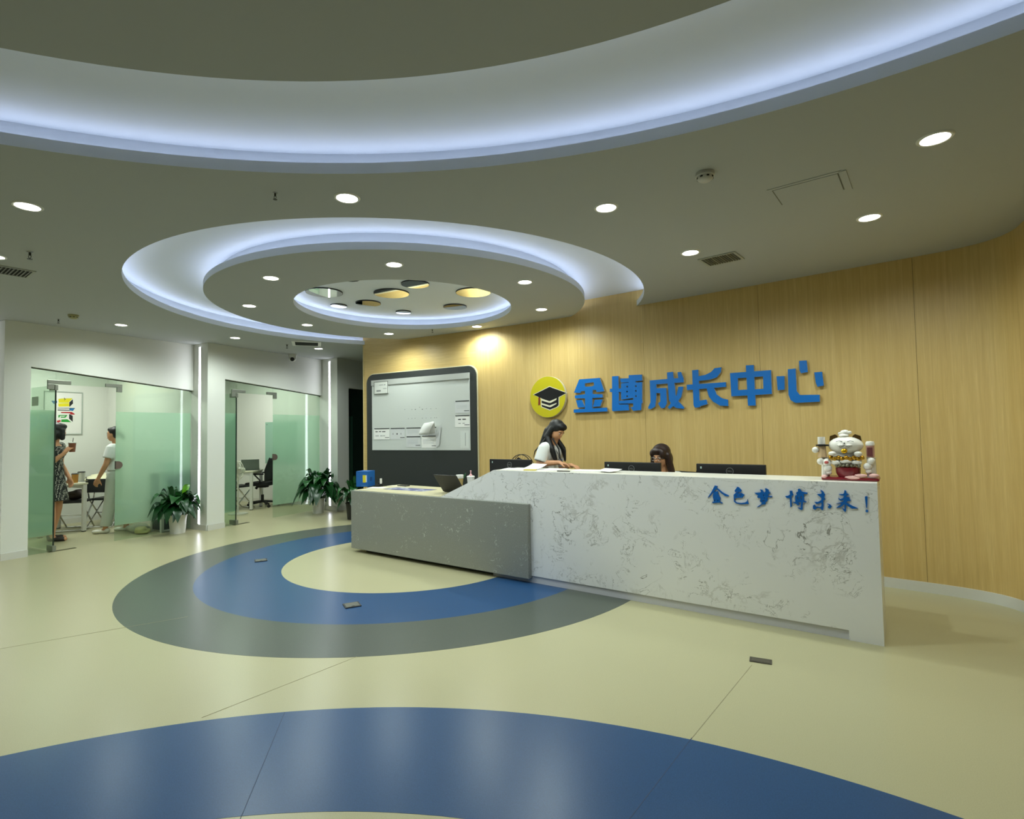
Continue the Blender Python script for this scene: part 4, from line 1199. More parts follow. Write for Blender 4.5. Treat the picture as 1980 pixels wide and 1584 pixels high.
PINK = mat('pink_plastic', srgb(226, 170, 176), .5)
obj('ornament', lathe(B(), [(0, .165), (.022, .172), (.008, .19), (.006, .215), (.011, .225), (0, .232)], 16), PINK, t, 40)
# desk fan behind the far monitor
t = thing('desk_fan', 'black desk fan behind the far monitor, only its round cage showing', 'fan', dp(-3.47, .95, 0), DRZ)
obj('foot', lathe(B(), [(0, 0), (.15, 0), (.15, .015), (.03, .03), (0, .03)], 28), BLACK, t, 40)
obj('pole', tube(B(), [(0, 0, .02), (0, 0, .95)], .012), BLACK, t)
FZ = 1.005
rm = lambda r, y: [(r * math.cos(2 * PI * k / 48), y, FZ + r * math.sin(2 * PI * k / 48)) for k in range(48)]
bm = B(); tube(bm, rm(.15, -.05), .005, 6, True); tube(bm, rm(.15, .0), .004, 6, True); tube(bm, rm(.10, -.065), .0025, 5, True); tube(bm, rm(.05, -.07), .0025, 5, True)
obj('cage', bm, BLACK, t)
for k in range(24):
    a = 2 * PI * k / 24
    obj('cage_wire', tube(B(), [(.03 * math.cos(a), -.07, FZ + .03 * math.sin(a)), (.10 * math.cos(a), -.066, FZ + .10 * math.sin(a)), (.15 * math.cos(a), -.05, FZ + .15 * math.sin(a))], .0012, 5), BLACK, t)
for k in range(3):
    a = 2 * PI * k / 3
    bm = B(); prism(bm, [[(.02, -.02), (.08, -.05), (.125, -.02), (.12, .03), (.06, .035), (.02, .02)]], -.003, .0, LOCAL)
    o = obj('blade', bm, mat('fan_blade', srgb(40, 40, 44), .4), t); o.location = (0, -.03, FZ); o.rotation_euler = (0, a, 0)
obj('motor', lathe(B(), [(0, -.01), (.03, -.01), (.04, .04), (.03, .09), (0, .1)], 20, mtx=Matrix.Translation((0, -.03, FZ)) @ Matrix.Rotation(R_(-90), 4, 'X')), BLACK, t, 40)

# ================================================================== LUCKY CAT FIGURINE
CW = mat('cat_white', srgb(236, 232, 222), .25, coat=.4)
CG = mat('cat_gold', srgb(196, 146, 40), .3, .7)
CR = mat('cat_red', srgb(120, 14, 28), .35, coat=.3)
CD = mat('cat_dark_gold', srgb(84, 60, 20), .4, .4)
CP = mat('cat_pink', srgb(226, 178, 172), .4)
K = .000443
X = lambda x: (x - 800) * K
Zc = lambda y: (994 - y) * K
cat = thing('lucky_cat', 'white and gold beckoning cat ornament on a red cushion on the counter end', 'ornament', dp(-.166, .22, ct), DRZ)
bm = B(); box(bm, X(430), X(1195), -.10, .10, 0, .022, None, .010); obj('cushion', bm, CR, cat, True)
bm = B()
for x, y, rx, ry in ((470, 940, 45, 30), (860, 945, 120, 34), (1130, 905, 70, 30), (960, 910, 90, 28)):
    ell(bm, (X(x), -.085, Zc(y)), (rx * K, .022, ry * K))
obj('cushion_tassels', bm, CP, cat, True)
obj('pot', lathe(B(), [(0, .022), (.060, .022), (.074, .05), (.076, .085), (.070, .088), (.066, .08), (0, .078)], 28, (X(785), -.025)), CR, cat, 40)
bm = B()
for k in range(7):
    ell(bm, (X(640 + 50 * k), -.085 + .012 * abs(k - 3) ** .5 - .005, Zc(765 - 8 * (k % 2))), (.012, .012, .012))
obj('pot_beads', bm, mat('bead_grey', srgb(120, 116, 96), .3, .3), cat, True)
bm = B(); ell(bm, (X(780), -.01, Zc(720)), (.088, .06, .028)); ell(bm, (X(640), -.05, Zc(720)), (.035, .03, .022)); ell(bm, (X(900), -.05, Zc(715)), (.036, .03, .022)); ell(bm, (X(770), -.06, Zc(700)), (.04, .025, .02))
obj('fur_collar', bm, CW, cat, True)
bm = B(); ell(bm, (X(770), .01, Zc(640)), (.10, .065, .06)); obj('body', bm, CW, cat, True)
bm = B()
for k in range(9):
    ell(bm, (X(565 + 52 * k), -.055 - .016 * math.sin(k / 8 * PI), Zc(640 + 18 * (k % 2))), (.016, .014, .016))
obj('gold_garland', bm, CG, cat, True)
bm = B(); ell(bm, (X(765), -.01, Zc(450)), (240 * K, .085, 142 * K), sub=3); obj('head', bm, CW, cat, True)
bm = B(); ell(bm, (X(712), -.088, Zc(446)), (52 * K, .014, 26 * K)); ell(bm, (X(815), -.088, Zc(446)), (52 * K, .014, 26 * K)); obj('muzzle', bm, CW, cat, True)
obj('nose', ell(B(), (X(763), -.099, Zc(412)), (.006, .005, .004)), BLACK, cat, True)
for x in (690, 842):
    obj('closed_eye', tube(B(), [(X(x - 42), -.085, Zc(386)), (X(x), -.091, Zc(374)), (X(x + 42), -.085, Zc(386))], .0018, 6), BLACK, cat)
obj('mouth', tube(B(), [(X(665), -.092, Zc(450)), (X(712), -.104, Zc(470)), (X(763), -.106, Zc(440)), (X(815), -.104, Zc(470)), (X(862), -.092, Zc(450))], .0014, 6), BLACK, cat)
for x, s in ((605, -1), (915, 1)):
    bm = B(); prism(bm, [[(X(x - 62), Zc(380)), (X(x - 52), Zc(300)), (X(x - 20 * s), Zc(275)), (X(x + 50), Zc(300)), (X(x + 66), Zc(385))]], -.015, .015, LOCAL); obj('ear', bm, CD, cat)
bm = B(); ell(bm, (X(760), -.01, Zc(248)), (68 * K, .028, 48 * K)); ell(bm, (X(745), -.015, Zc(292)), (76 * K, .034, 32 * K)); ell(bm, (X(828), -.02, Zc(246)), (30 * K, .015, 26 * K)); ell(bm, (X(690), -.02, Zc(262)), (26 * K, .015, 24 * K)); obj('topknot', bm, CW, cat, True)
obj('bell', ell(B(), (X(757), -.10, Zc(532)), (46 * K, .018, 40 * K)), mat('bell_gold', srgb(226, 176, 30), .2, .8), cat, True)
for x in (590, 935):
    obj('paw', ell(B(), (X(x), -.075, Zc(574)), (58 * K, .024, 36 * K)), CW, cat, True)
for (x, y, r) in ((515, 815, 62), (420, 705, 58), (505, 720, 66), (350, 522, 52), (1050, 775, 62), (1095, 690, 58), (530, 880, 40), (1060, 850, 45)):
    obj('kitten', ell(B(), (X(x), -.05, Zc(y)), (r * K, r * K * .9, r * K)), CW, cat, True)
obj('red_spot', ell(B(), (X(505), -.077, Zc(716)), (32 * K, .004, 24 * K)), mat('spot_pink', srgb(196, 90, 84), .4), cat, True)
obj('hat', lathe(B(), [(0, Zc(310)), (54 * K, Zc(312)), (56 * K, Zc(430)), (0, Zc(430))], 20, (X(435), -.03)), CW, cat, 40)
obj('hat_brim', lathe(B(), [(0, Zc(428)), (92 * K, Zc(436)), (92 * K, Zc(460)), (0, Zc(462))], 24, (X(445), -.03)), BLACK, cat, 40)
obj('gold_column', lathe(B(), [(0, Zc(460)), (52 * K, Zc(460)), (60 * K, Zc(560)), (70 * K, Zc(640)), (0, Zc(642))], 20, (X(440), -.03)), mat('gold_pink', srgb(222, 190, 148), .35, .2), cat, 40)
obj('column_support', lathe(B(), [(0, Zc(640)), (50 * K, Zc(640)), (60 * K, .018), (0, .018)], 16, (X(470), -.01)), CW, cat, 40)
obj('lantern_cap', lathe(B(), [(0, Zc(382)), (50 * K, Zc(388)), (62 * K, Zc(420)), (60 * K, Zc(452)), (0, Zc(452))], 20, (X(1090), -.03)), CW, cat, 40)
obj('lantern', lathe(B(), [(0, Zc(452)), (56 * K, Zc(452)), (54 * K, Zc(632)), (0, Zc(632))], 20, (X(1090), -.03)), mat('lantern_rose', srgb(196, 150, 138), .3), cat, 40)
obj('lantern_print', bx(X(1052), X(1122), -.0565, -.053, Zc(612), Zc(480)), mat('lantern_print', srgb(116, 62, 62), .5), cat)
obj('lantern_foot', lathe(B(), [(0, Zc(632)), (68 * K, Zc(636)), (60 * K, Zc(660)), (66 * K, .02), (0, .018)], 20, (X(1095), -.02)), CW, cat, 40)

# ================================================================== FLOOR BOXES
def floor_box(x, y, w, h, rz, lab, m, z):
    t = thing('floor_socket', lab, 'floor socket', (x, y, 0), rz)
    obj('frame', bx(-w / 2, w / 2, -h / 2, h / 2, .0016, z, .0012), m, t)
    obj('lid', bx(-w / 2 + .012, w / 2 - .012, -h / 2 + .012, h / 2 - .012, z, z + .0015), mat('socket_lid', srgb(108, 108, 98), .4, .5), t)
    obj('latch', bx(-.012, .012, -h / 2 + .014, -h / 2 + .022, z + .0015, z + .003), DARK, t)
SD = mat('socket_dark', srgb(30, 30, 30), .5)
floor_box(-1.36, 4.56, .13, .13, R_(28), 'square grey floor socket on the blue ring nearest the viewer', SD, .008)
floor_box(-2.90, 6.24, .13, .13, R_(28), 'square grey floor socket on the blue ring towards the offices', SD, .008)
t = thing('floor_socket', 'small dark rectangular floor socket on the cream floor before the marble desk', 'floor socket', (1.487, 3.352, 0), R_(-26))
obj('frame', bx(-.062, .062, -.036, .036, .0016, .005, .0012), mat('socket_brown', srgb(72, 66, 54), .6, vary=.2, vscale=60), t)
obj('lid', bx(-.050, .050, -.026, .026, .005, .0062), mat('socket_brown2', srgb(86, 80, 66), .5, .3), t)

# ================================================================== POTTED PLANTS
def leaf_mesh(L, W, rise, droop, m, nm):
    """petiole that rises, then a pointed blade that arches over"""
    bm = B()
    pts = []
    for k in range(9):
        t = k / 8
        r = L * (t * .9 + .1 * t * t)
        z = rise * math.sin(min(t * 1.15, 1.0) * PI / 2) - droop * max(0, t - .35) ** 2 * 2.4
        pts.append((r, z))
    blade = [0.004, 0.004, 0.006, 0.5, .9, 1.0, .82, .48, 0.02]
    rows = []
    for (r, z), b in zip(pts, blade):
        w = W * b if b > .1 else (.004 if b < .01 else W * .05)
        rows.append([bm.verts.new((r, -w, z + w * .35)), bm.verts.new((r, 0, z)), bm.verts.new((r, w, z + w * .35))])
    for a, b in zip(rows, rows[1:]):
        for k in range(2):
            bm.faces.new((a[k], a[k + 1], b[k + 1], b[k]))
    me = bpy.data.meshes.new(nm)
    bm.to_mesh(me)
    bm.free()
    me.materials.append(m)
    for p_ in me.polygons:
        p_.use_smooth = True
    return me
LG = [mat('leaf_dark', srgb(20, 62, 26), .3, vary=.25, vscale=14), mat('leaf_mid', srgb(32, 84, 34), .3, vary=.25, vscale=14), mat('leaf_bright', srgb(110, 184, 34), .35, vary=.15, vscale=14)]
LMS = [leaf_mesh(.31, .064, .28, .22, LG[0], 'leaf'), leaf_mesh(.26, .066, .34, .15, LG[1], 'leaf'), leaf_mesh(.19, .060, .40, .08, LG[0], 'leaf'), leaf_mesh(.33, .064, .20, .24, LG[0], 'leaf'), leaf_mesh(.11, .056, .44, .04, LG[1], 'leaf'), leaf_mesh(.16, .050, .46, .0, LG[2], 'leaf')]
def plant(x, y, pr0, pr1, ph, lab, n, sc, seed, pot=True, bright=1, potm=WHITE_PLASTIC, stops=()):
    # stops: (point, direction) of walls and panes the leaves bend away from
    rnd = random.Random(seed)
    t = thing('potted_plant', lab, 'potted plant', (x, y, 0))
    obj('pot', lathe(B(), [(0, 0), (pr0, 0), (pr1 - .006, ph - .022), (pr1, ph - .02), (pr1 + .002, ph), (pr1 - .01, ph), (pr1 - .012, ph - .03), (0, ph - .035)], 32), potm, t, 40)
    obj('soil', lathe(B(), [(0, ph - .028), (pr1 - .013, ph - .028)], 24), mat('soil', srgb(40, 32, 24), .95), t)
    for k in range(n):
        q = k / n
        i = 3 if q < .22 else 0 if q < .5 else 1 if q < .74 else 2 if q < .9 else 4
        if k < bright:
            i = 5
        a = k * 2.39996 + rnd.uniform(-.25, .25)
        o = obj('leaf', LMS[i], None, t)
        rr = rnd.uniform(0, pr1 * .5)
        o.location = (rr * math.cos(a), rr * math.sin(a), ph - .03)
        if k < bright:
            a = -.3
        s = sc * rnd.uniform(.82, 1.12)
        o.scale = (s, s * rnd.uniform(.9, 1.25), s * rnd.uniform(.85, 1.1))
        o.rotation_euler = (rnd.uniform(-.2, .2), rnd.uniform(-.15, .12), a)
        reach = .37 * s + rr
        for (pt, dr) in stops:
            gap = (Vector(pt) - Vector((x, y))).dot(dr) - .03
            c_ = math.cos(a) * dr.x + math.sin(a) * dr.y
            if c_ * reach > gap:
                f = max(.25, gap / (c_ * reach))
                o.scale = (o.scale[0] * f, o.scale[1], o.scale[2] * (1.0 if f > .6 else .9))
    return t
plant(-5.02, 8.13, .098, .125, .275, 'bushy green plant in a white pot before the first glass office', 92, 1.06, 3, stops=[(A2 + iA * .05, iA), (A2 + nA * .02, -nA)])
plant(-3.58, 9.96, .092, .125, .275, 'taller green plant in a white pot before the second glass office', 96, 1.30, 5, bright=0, stops=[(B2 + iB * .05, iB), (B2 + nB * .02, -nB)])
plant(-2.70, 9.17, .10, .13, .28, 'dark plant almost hidden behind the far end of the reception desk', 40, .95, 9, bright=0, stops=[(Vector((-2.44, 8.76)), Vector((.868, -.497))), (C1e, iC)], potm=mat('dark_pot', srgb(30, 30, 28), .5))

# ================================================================== FIRST OFFICE
WL = mat('white_laminate', srgb(222, 222, 214), .4)
def office_light(x, y, rz, nm, e):
    t = thing('ceiling_panel_light', 'flat square ceiling light inside the %s glass office' % nm, 'ceiling light', (x, y, ZC), rz)
    obj('diffuser', bx(-.29, .29, -.29, .29, -.014, -.010), emit('panel_light', (.93, 1.0, .90), e), t)
    obj('frame', bx(-.31, .31, -.31, .31, -.0095, -.0005), WHITE_PLASTIC, t)
office_light(-6.75, 8.1, .49, 'first', 30.0)
office_light(-5.35, 10.3, .45, 'second', 30.0)
# framed poster on the rear wall
PO = OAe + iA * .02
t = thing('framed_poster', 'framed white poster with coloured block letters in the first office', 'poster', (PO.x, PO.y, 0), math.atan2(-dA.y, -dA.x))
PW = lambda a, d, z: Vector((a, d, z))
obj('backing', bx(.395, .93, .0005, .008, 1.515, 2.23), PAPER, t)
fm = mat('poster_frame', srgb(176, 186, 178), .3, .5)
for (a, b, z0, z1) in ((.39, .402, 1.51, 2.235), (.923, .935, 1.51, 2.235), (.402, .923, 1.51, 1.522), (.402, .923, 2.223, 2.235)):
    obj('frame_bar', bx(a, b, .0085, .018, z0, z1), fm, t)
G = {'yel': [(0.737, 2.109), (0.657, 2.121), (0.635, 2.109), (0.631, 2.123), (0.534, 2.127), (0.586, 2.062), (0.582, 2.049), (0.733, 2.043)], 'yel2': [(0.74, 2.034), (0.586, 2.045), (0.581, 1.987), (0.732, 1.977)],
     'blk': [(0.534, 2.111), (0.529, 2.038), (0.581, 1.978), (0.582, 2.058)], 'blu': [(0.837, 2.074), (0.755, 2.075), (0.754, 2.042), (0.797, 2.017)], 'blk3': [(0.657, 2.135), (0.631, 2.109), (0.654, 2.082)],
     'blk4': [(0.746, 1.958), (0.502, 1.963), (0.502, 1.954), (0.746, 1.949)], 'blu2': [(0.581, 1.956), (0.5, 1.958), (0.531, 1.908), (0.577, 1.92)], 'blk5': [(0.745, 1.929), (0.569, 1.929), (0.569, 1.916), (0.745, 1.914)],
     'red': [(0.701, 1.89), (0.546, 1.894), (0.501, 1.86), (0.504, 1.849), (0.564, 1.849), (0.572, 1.871), (0.694, 1.873)], 'grn': [(0.733, 1.837), (0.605, 1.841), (0.634, 1.793), (0.7, 1.792), (0.7, 1.81), (0.653, 1.81), (0.635, 1.826), (0.711, 1.822), (0.718, 1.793), (0.733, 1.795)],
     'grn2': [(0.689, 1.763), (0.604, 1.767), (0.551, 1.718), (0.692, 1.719)], 'red2': [(0.757, 1.74), (0.71, 1.754), (0.692, 1.732), (0.742, 1.707)], 'blk2': [(0.583, 1.858), (0.53, 1.828), (0.529, 1.725), (0.582, 1.778)]}
PC = {'yel': mat('poster_yellow', srgb(226, 214, 30), .6), 'blk': INK, 'blu': mat('poster_blue', srgb(30, 110, 170), .6), 'red': mat('poster_red', srgb(176, 30, 36), .6), 'grn': mat('poster_green', srgb(30, 150, 50), .6)}
for k, pl in G.items():
    bm = B(); prism(bm, [pl], .0082, .0088, PW); obj('print_shape', bm, PC[k[:3]], t)

# white table with steel-grey legs
def table(x, y, rz, L, W, lab, h=.75):
    t = thing('office_table', lab, 'table', (x, y, 0), rz)
    obj('table_top', bx(0, L, 0, W, h - .025, h, .003), mat('table_top', srgb(214, 212, 184), .4), t)
    obj('apron', bx(.06, L - .06, .03, .05, h - .085, h - .0255), WL, t)
    obj('apron', bx(.06, L - .06, W - .05, W - .03, h - .085, h - .0255), WL, t)
    for (a, b) in ((.01, .01), (L - .06, .01), (.01, W - .06), (L - .06, W - .06)):
        l = obj('leg', bx(a, a + .05, b, b + .05, .012, h - .0255, .003), WL, t)
        obj('leg_foot', bx(a + .003, a + .047, b + .003, b + .047, 0, .0118), BLACK, l)
    return t
# table in the first office: long side runs back into the room
ta = table(-6.60, 8.43, math.atan2(iA.y, iA.x) + .05, .80, .62, 'white office table with drinks on it in the first office')
def folding_chair(x, y, rz, lab, seatm, back=True):
    t = thing('folding_chair', lab, 'chair', (x, y, 0), rz)
    obj('seat', bx(-.20, .20, -.19, .19, .43, .465, .012), seatm, t)
    if back:
        obj('backrest', bx(-.20, .20, .20, .225, .58, .80, .012, Matrix.Translation((0, 0, 0)) @ Matrix.Rotation(R_(-4), 4, 'X')), seatm, t)
    for s in (-1, 1):
        obj('leg', tube(B(), [(s * .21, .24, .82), (s * .21, .17, .45), (s * .21, -.20, .012)] if back else [(s * .21, .19, .56), (s * .21, .17, .45), (s * .21, -.20, .012)], .011), CHROME, t)
        obj('leg', tube(B(), [(s * .19, -.17, .44), (s * .19, .24, .012)], .011), CHROME, t)
    obj('floor_bar', tube(B(), [(-.21, -.20, .012), (.21, -.20, .012)], .011), CHROME, t)
    obj('floor_bar', tube(B(), [(-.19, .24, .012), (.19, .24, .012)], .011), CHROME, t)
    obj('brace', tube(B(), [(-.19, .04, .22), (.19, .04, .22)], .007), CHROME, t)
    return t
CHB = mat('chair_black', srgb(28, 32, 34), .55)
folding_chair(-6.97, 8.60, R_(15), 'black padded folding chair with chrome legs under the first office table', CHB, False)
folding_chair(-6.67, 8.98, math.atan2(iA.y, iA.x) + .55, 'black folding chair at the table end behind the woman in the white shirt', CHB)
# bag on the chair seat under the table
cm = blob('soft_bag', [('e', (0, 0, .07), (.17, .12, .07)), ('e', (.06, .02, .11), (.09, .07, .06))], .02, mat('dark_brown_bag', srgb(44, 30, 24), .7))
cm.location = (-6.97, 8.62, .4655); tag(cm, 'dark brown bag lying on the folding chair under the table', 'bag')
# white cloth folded over the table end
bm = B()
rows = []
for i in range(13):
    u = i / 12
    rows.append([bm.verts.new((u * .5, v * .34 - .05, .012 + .10 * math.sin(u * PI * .55) ** 2 * (1 - .5 * v) + .012 * math.sin(u * 17 + v * 5))) for v in (0, .2, .4, .6, .8, 1.0)])
for a, b in zip(rows, rows[1:]):
    for k in range(5):
        bm.faces.new((a[k], a[k + 1], b[k + 1], b[k]))
cl = obj('cloth_bag', bm, mat('cream_cloth', srgb(226, 224, 190), .8), None, 60)
md = cl.modifiers.new('t', 'SOLIDIFY'); md.thickness = .006; md.offset = 1
cl.location = (-6.61, 8.78, .752); cl.rotation_euler = (0, 0, math.atan2(dA.y, dA.x) + .9)
tag(cl, 'cream cloth bag lying over the end of the first office table', 'cloth bag')
CLEAR = mat('clear_plastic', srgb(206, 208, 198), .2)
TEA = mat('tea_brown', srgb(150, 92, 26), .25)
cup(-6.80, 8.42, .7505, .036, .046, .135, mat('tea_cup', srgb(168, 120, 52), .25), 'clear cup of brown tea with a flat dark lid on the office table', lid=mat('dark_lid', srgb(28, 26, 24), .4))
cup(-6.86, 8.62, .7505, .036, .05, .15, CLEAR, 'clear cup with a black lid on the office table', lid=MATS['dark_lid'], liquid=mat('ice_grey', srgb(150, 150, 136), .3))
# white storage cabinet close to the glass
t = thing('storage_cabinet', 'white framed cabinet with dark panels behind the frosted glass of the first office', 'cabinet', tuple(A1 + dA * 1.64 + iA * .14) + (0,), math.atan2(dA.y, dA.x))
PNL = mat('cabinet_panel', srgb(52, 66, 70), .5)
for (a, b) in ((0, 0), (.32, 0), (0, .26), (.32, .26)):
    obj('post', bx(a, a + .04, b, b + .04, 0, .88), WL, t)
for z in (.0, .29, .58, .85):
    obj('shelf', bx(.0405, .3195, .0005, .2995, z + .005, z + .03), WL, t)
for z in (.035, .325, .615):
    obj('panel', bx(.045, .315, .012, .02, z, z + .25), PNL, t)
    obj('panel', bx(.012, .02, .045, .255, z, z + .25), PNL, t)
obj('top_board', bx(0, .36, 0, .30, .8805, .90), WL, t)
o = obj('white_carton', bx(0, .24, 0, .2, 0, .16, .006), mat('carton_white', srgb(226, 230, 226), .7)); o.location = tuple(A1 + dA * 1.72 + iA * .17) + (.9005,); o.rotation_euler = (0, 0, math.atan2(dA.y, dA.x) + .08)
tag(o, 'white carton on top of the cabinet behind the frosted glass', 'box')
# crumpled bags on the office floor
def crumple(x, y, lab, seed, s, m):
    rnd = random.Random(seed)
    o = blob('plastic_bag', [('e', (rnd.uniform(-.1, .1) * s, rnd.uniform(-.06, .06) * s, .045 * s + rnd.uniform(0, .05) * s), (rnd.uniform(.04, .1) * s, rnd.uniform(.03, .07) * s, rnd.uniform(.03, .05) * s), Matrix.Rotation(rnd.uniform(0, 3), 3, 'Z')) for _ in range(9)] + [('e', (0, 0, .025 * s), (.13 * s, .08 * s, .024 * s))], .014, m, None, 1)
    o.location = (x, y, 0.001); tag(o, lab, 'bag')
crumple(-5.72, 8.28, 'crumpled white bag on the floor behind the first office glass', 2, .95, mat('bag_white', srgb(222, 222, 206), .6))
crumple(-5.55, 8.12, 'low pale yellow bag on the floor beside the cabinet', 4, .85, mat('bag_yellow', srgb(206, 200, 140), .6))

# ================================================================== SECOND OFFICE
table(-5.10, 11.08, math.atan2(dB.y, dB.x) + PI / 2 + .55, .85, .60, 'white office table in the second office')
# office chair
def office_chair(loc, rz, lab):
    t = thing('office_chair', lab, 'office chair', loc, rz)
    for k in range(5):
        a = 2 * PI * k / 5 + .3
        l = obj('base_arm', tube(B(), [(0, 0, .11), (.30 * math.cos(a), .30 * math.sin(a), .075)], [.026, .016], 8), BLACK, t)
        obj('caster', lathe(B(), [(0, -.02), (.028, -.02), (.03, 0), (.028, .02), (0, .02)], 16, mtx=Matrix.Translation((.30 * math.cos(a), .30 * math.sin(a), .03)) @ Matrix.Rotation(a + .8, 4, 'Z') @ Matrix.Rotation(R_(90), 4, 'X')), BLACK, l)
    obj('gas_lift', tube(B(), [(0, 0, .10), (0, 0, .24)], .028, 14), BLACK, t)
    obj('lift_rod', tube(B(), [(0, 0, .23), (0, 0, .41)], .014, 12), CHROME, t)
    obj('tilt_box', bx(-.07, .07, -.10, .10, .385, .43, .01), BLACK, t)
    obj('tension_knob', tube(B(), [(0, .11, .40), (0, .14, .36)], .025, 12), BLACK, t)
    bm = B(); box(bm, -.24, .24, -.22, .24, .43, .50, None, .03); obj('seat', bm, mat('chair_fabric', srgb(16, 18, 18), .8), t, True)
    bm = B()
    rows = []
    for i in range(9):
        u = i / 8
        y = -.20 - .10 * u + .03 * math.sin(u * PI)
        w = .20 + .03 * math.sin(u * PI)
        rows.append([bm.verts.new((w * s, y + .03 * abs(s), .52 + u * .46)) for s in (-1, -.5, 0, .5, 1)])
    for a, b in zip(rows, rows[1:]):
        for k in range(4):
            bm.faces.new((a[k], a[k + 1], b[k + 1], b[k]))
    m_, nt_, p_ = base('chair_mesh', .7) if 'chair_mesh' not in MATS else (MATS['chair_mesh'], None, None)
    if nt_:
        p_.inputs['Base Color'].default_value = srgb(26, 34, 34)
    br = obj('backrest', bm, m_, t, 60); md = br.modifiers.new('t', 'SOLIDIFY'); md.thickness = .016
    for s in (-1, 1):
        obj('back_rail', tube(B(), [(s * .2, -.17, .50), (s * .232, -.19, .75), (s * .2, -.27, .99)], .013, 8), BLACK, br)
    obj('back_spine', tube(B(), [(0, -.05, .42), (0, -.22, .45), (0, -.25, .70)], .022, 8), BLACK, t)
    hr = obj('headrest', bx(-.14, .14, -.36, -.29, 1.02, 1.14, .03), BLACK, t, True)
    obj('headrest_post', tube(B(), [(0, -.29, .95), (0, -.315, 1.05)], .012), BLACK, hr)
    for s in (-1, 1):
        ar = obj('armrest', bx(s * .25 - .03, s * .25 + .03, -.16, .14, .655, .685, .01), BLACK, t, True)
        obj('arm_post', tube(B(), [(s * .22, -.08, .45), (s * .26, -.10, .55), (s * .25, .02, .655)], .014, 8), BLACK, ar)
    return t
oc = office_chair((-5.09, 11.02, 0), R_(84), 'black mesh office chair with headrest in the second office')
# laptop on the second office table
t = thing('laptop', 'open grey laptop on the second office table', 'laptop', (-5.24, 10.84, .7505), R_(22))
obj('keyboard_base', bx(-.16, .16, -.11, .11, 0, .016, .003), GREY_PLASTIC, t)
obj('lid', bx(-.16, .16, -.004, .004, 0, .22, .003, Matrix.Translation((0, -.112, .014)) @ Matrix.Rotation(R_(22), 4, 'X')), mat('lid_grey_green', srgb(92, 104, 98), .5), t)
# white standing fan
t = thing('standing_fan', 'white standing fan inside the second office door', 'fan', (-5.08, 10.02, 0), R_(-30))
FW = mat('fan_white', srgb(206, 208, 190), .4)
obj('foot', lathe(B(), [(0, 0), (.17, 0), (.17, .012), (.03, .028), (0, .03)], 36), FW, t, 40)
obj('pole', tube(B(), [(0, 0, .02), (0, 0, .72)], .013, 12), FW, t)
FZ = .80
bm = B()
for r, y in ((.17, -.05), (.17, 0), (.12, -.075), (.07, -.085)):
    tube(bm, rm(r, y), .005 if r > .16 else .003, 6, True)
obj('cage', bm, FW, t)
for k in range(30):
    a = 2 * PI * k / 30
    obj('cage_wire', tube(B(), [(.03 * math.cos(a), -.088, FZ + .03 * math.sin(a)), (.12 * math.cos(a), -.076, FZ + .12 * math.sin(a)), (.17 * math.cos(a), -.05, FZ + .17 * math.sin(a)), (.17 * math.cos(a), 0, FZ + .17 * math.sin(a)), (.05 * math.cos(a), .05, FZ + .05 * math.sin(a))], .0016, 5), FW, t)
for k in range(5):
    bm = B(); prism(bm, [[(.02, -.02), (.09, -.055), (.145, -.03), (.14, .03), (.06, .035), (.02, .02)]], -.003, .0, LOCAL)
    o = obj('blade', bm, mat('fan_blade_white', srgb(214, 214, 196), .4), t); o.location = (0, -.03, FZ); o.rotation_euler = (0, 2 * PI * k / 5, 0)
obj('hub', ell(B(), (0, -.088, FZ), (.045, .012, .045)), FW, t, True)
obj('motor', lathe(B(), [(0, -.02), (.04, -.02), (.06, .04), (.04, .13), (0, .14)], 24, mtx=Matrix.Translation((0, -.01, FZ)) @ Matrix.Rotation(R_(-90), 4, 'X')), FW, t, 40)
folding_chair(-5.42, 10.72, R_(150), 'dark folding chair half hidden by the white standing fan', CHB, False)
# glass writing board on the partition
t = thing('glass_board', 'pale green glass writing board on the second office wall', 'writing board', (OB.x, OB.y, 0), math.atan2(iB.y, iB.x))
obj('board', bx(.75, 2.01, .006, .014, .84, 1.72, .002), mat('board_green', srgb(150, 190, 168), .12), t)
for a in (.80, 1.96):
    for z in (.89, 1.67):
        obj('standoff', tube(B(), [(a, .0005, z), (a, .020, z)], .012, 12), METAL, t)

# ================================================================== PEOPLE
def hand_prims(w, d, pn, side, curl=.5):
    """w wrist, d direction of the hand, pn way the palm faces, side = +1/-1 thumb side along d x pn"""
    w, d, pn = Vector(w), Vector(d).normalized(), Vector(pn).normalized()
    s = d.cross(pn).normalized() * side
    pr = [('c', w, .025, w + d * .03, .027)]
    for k in range(4):
        pr.append(('c', w + d * .025 + s * (.024 - k * .016) * .7, .014, w + d * .085 + s * (.030 - k * .019), .0115))
    for k, L in enumerate((.068, .076, .070, .055)):
        p = w + d * .085 + s * (.030 - k * .019)
        a = 0.0
        for seg, f in enumerate((.45, .32, .23)):
            a += curl * (.75 if seg == 0 else .9)
            dd = d * math.cos(a) + pn * math.sin(a)
            q = p + dd * L * f
            pr.append(('c', p, .0098 - seg * .0008, q, .0092 - seg * .0009))
            p = q
    p = w + d * .03 + s * .026
    for seg, (f, b) in enumerate(((.035, .25), (.03, .45), (.022, .6))):
        dd = (d * .75 + s * (.75 - b * .6) + pn * (.2 + b * curl)).normalized()
        q = p + dd * f
        pr.append(('c', p, .0125 - seg * .0012, q, .0112 - seg * .0012))
        p = q
    return pr

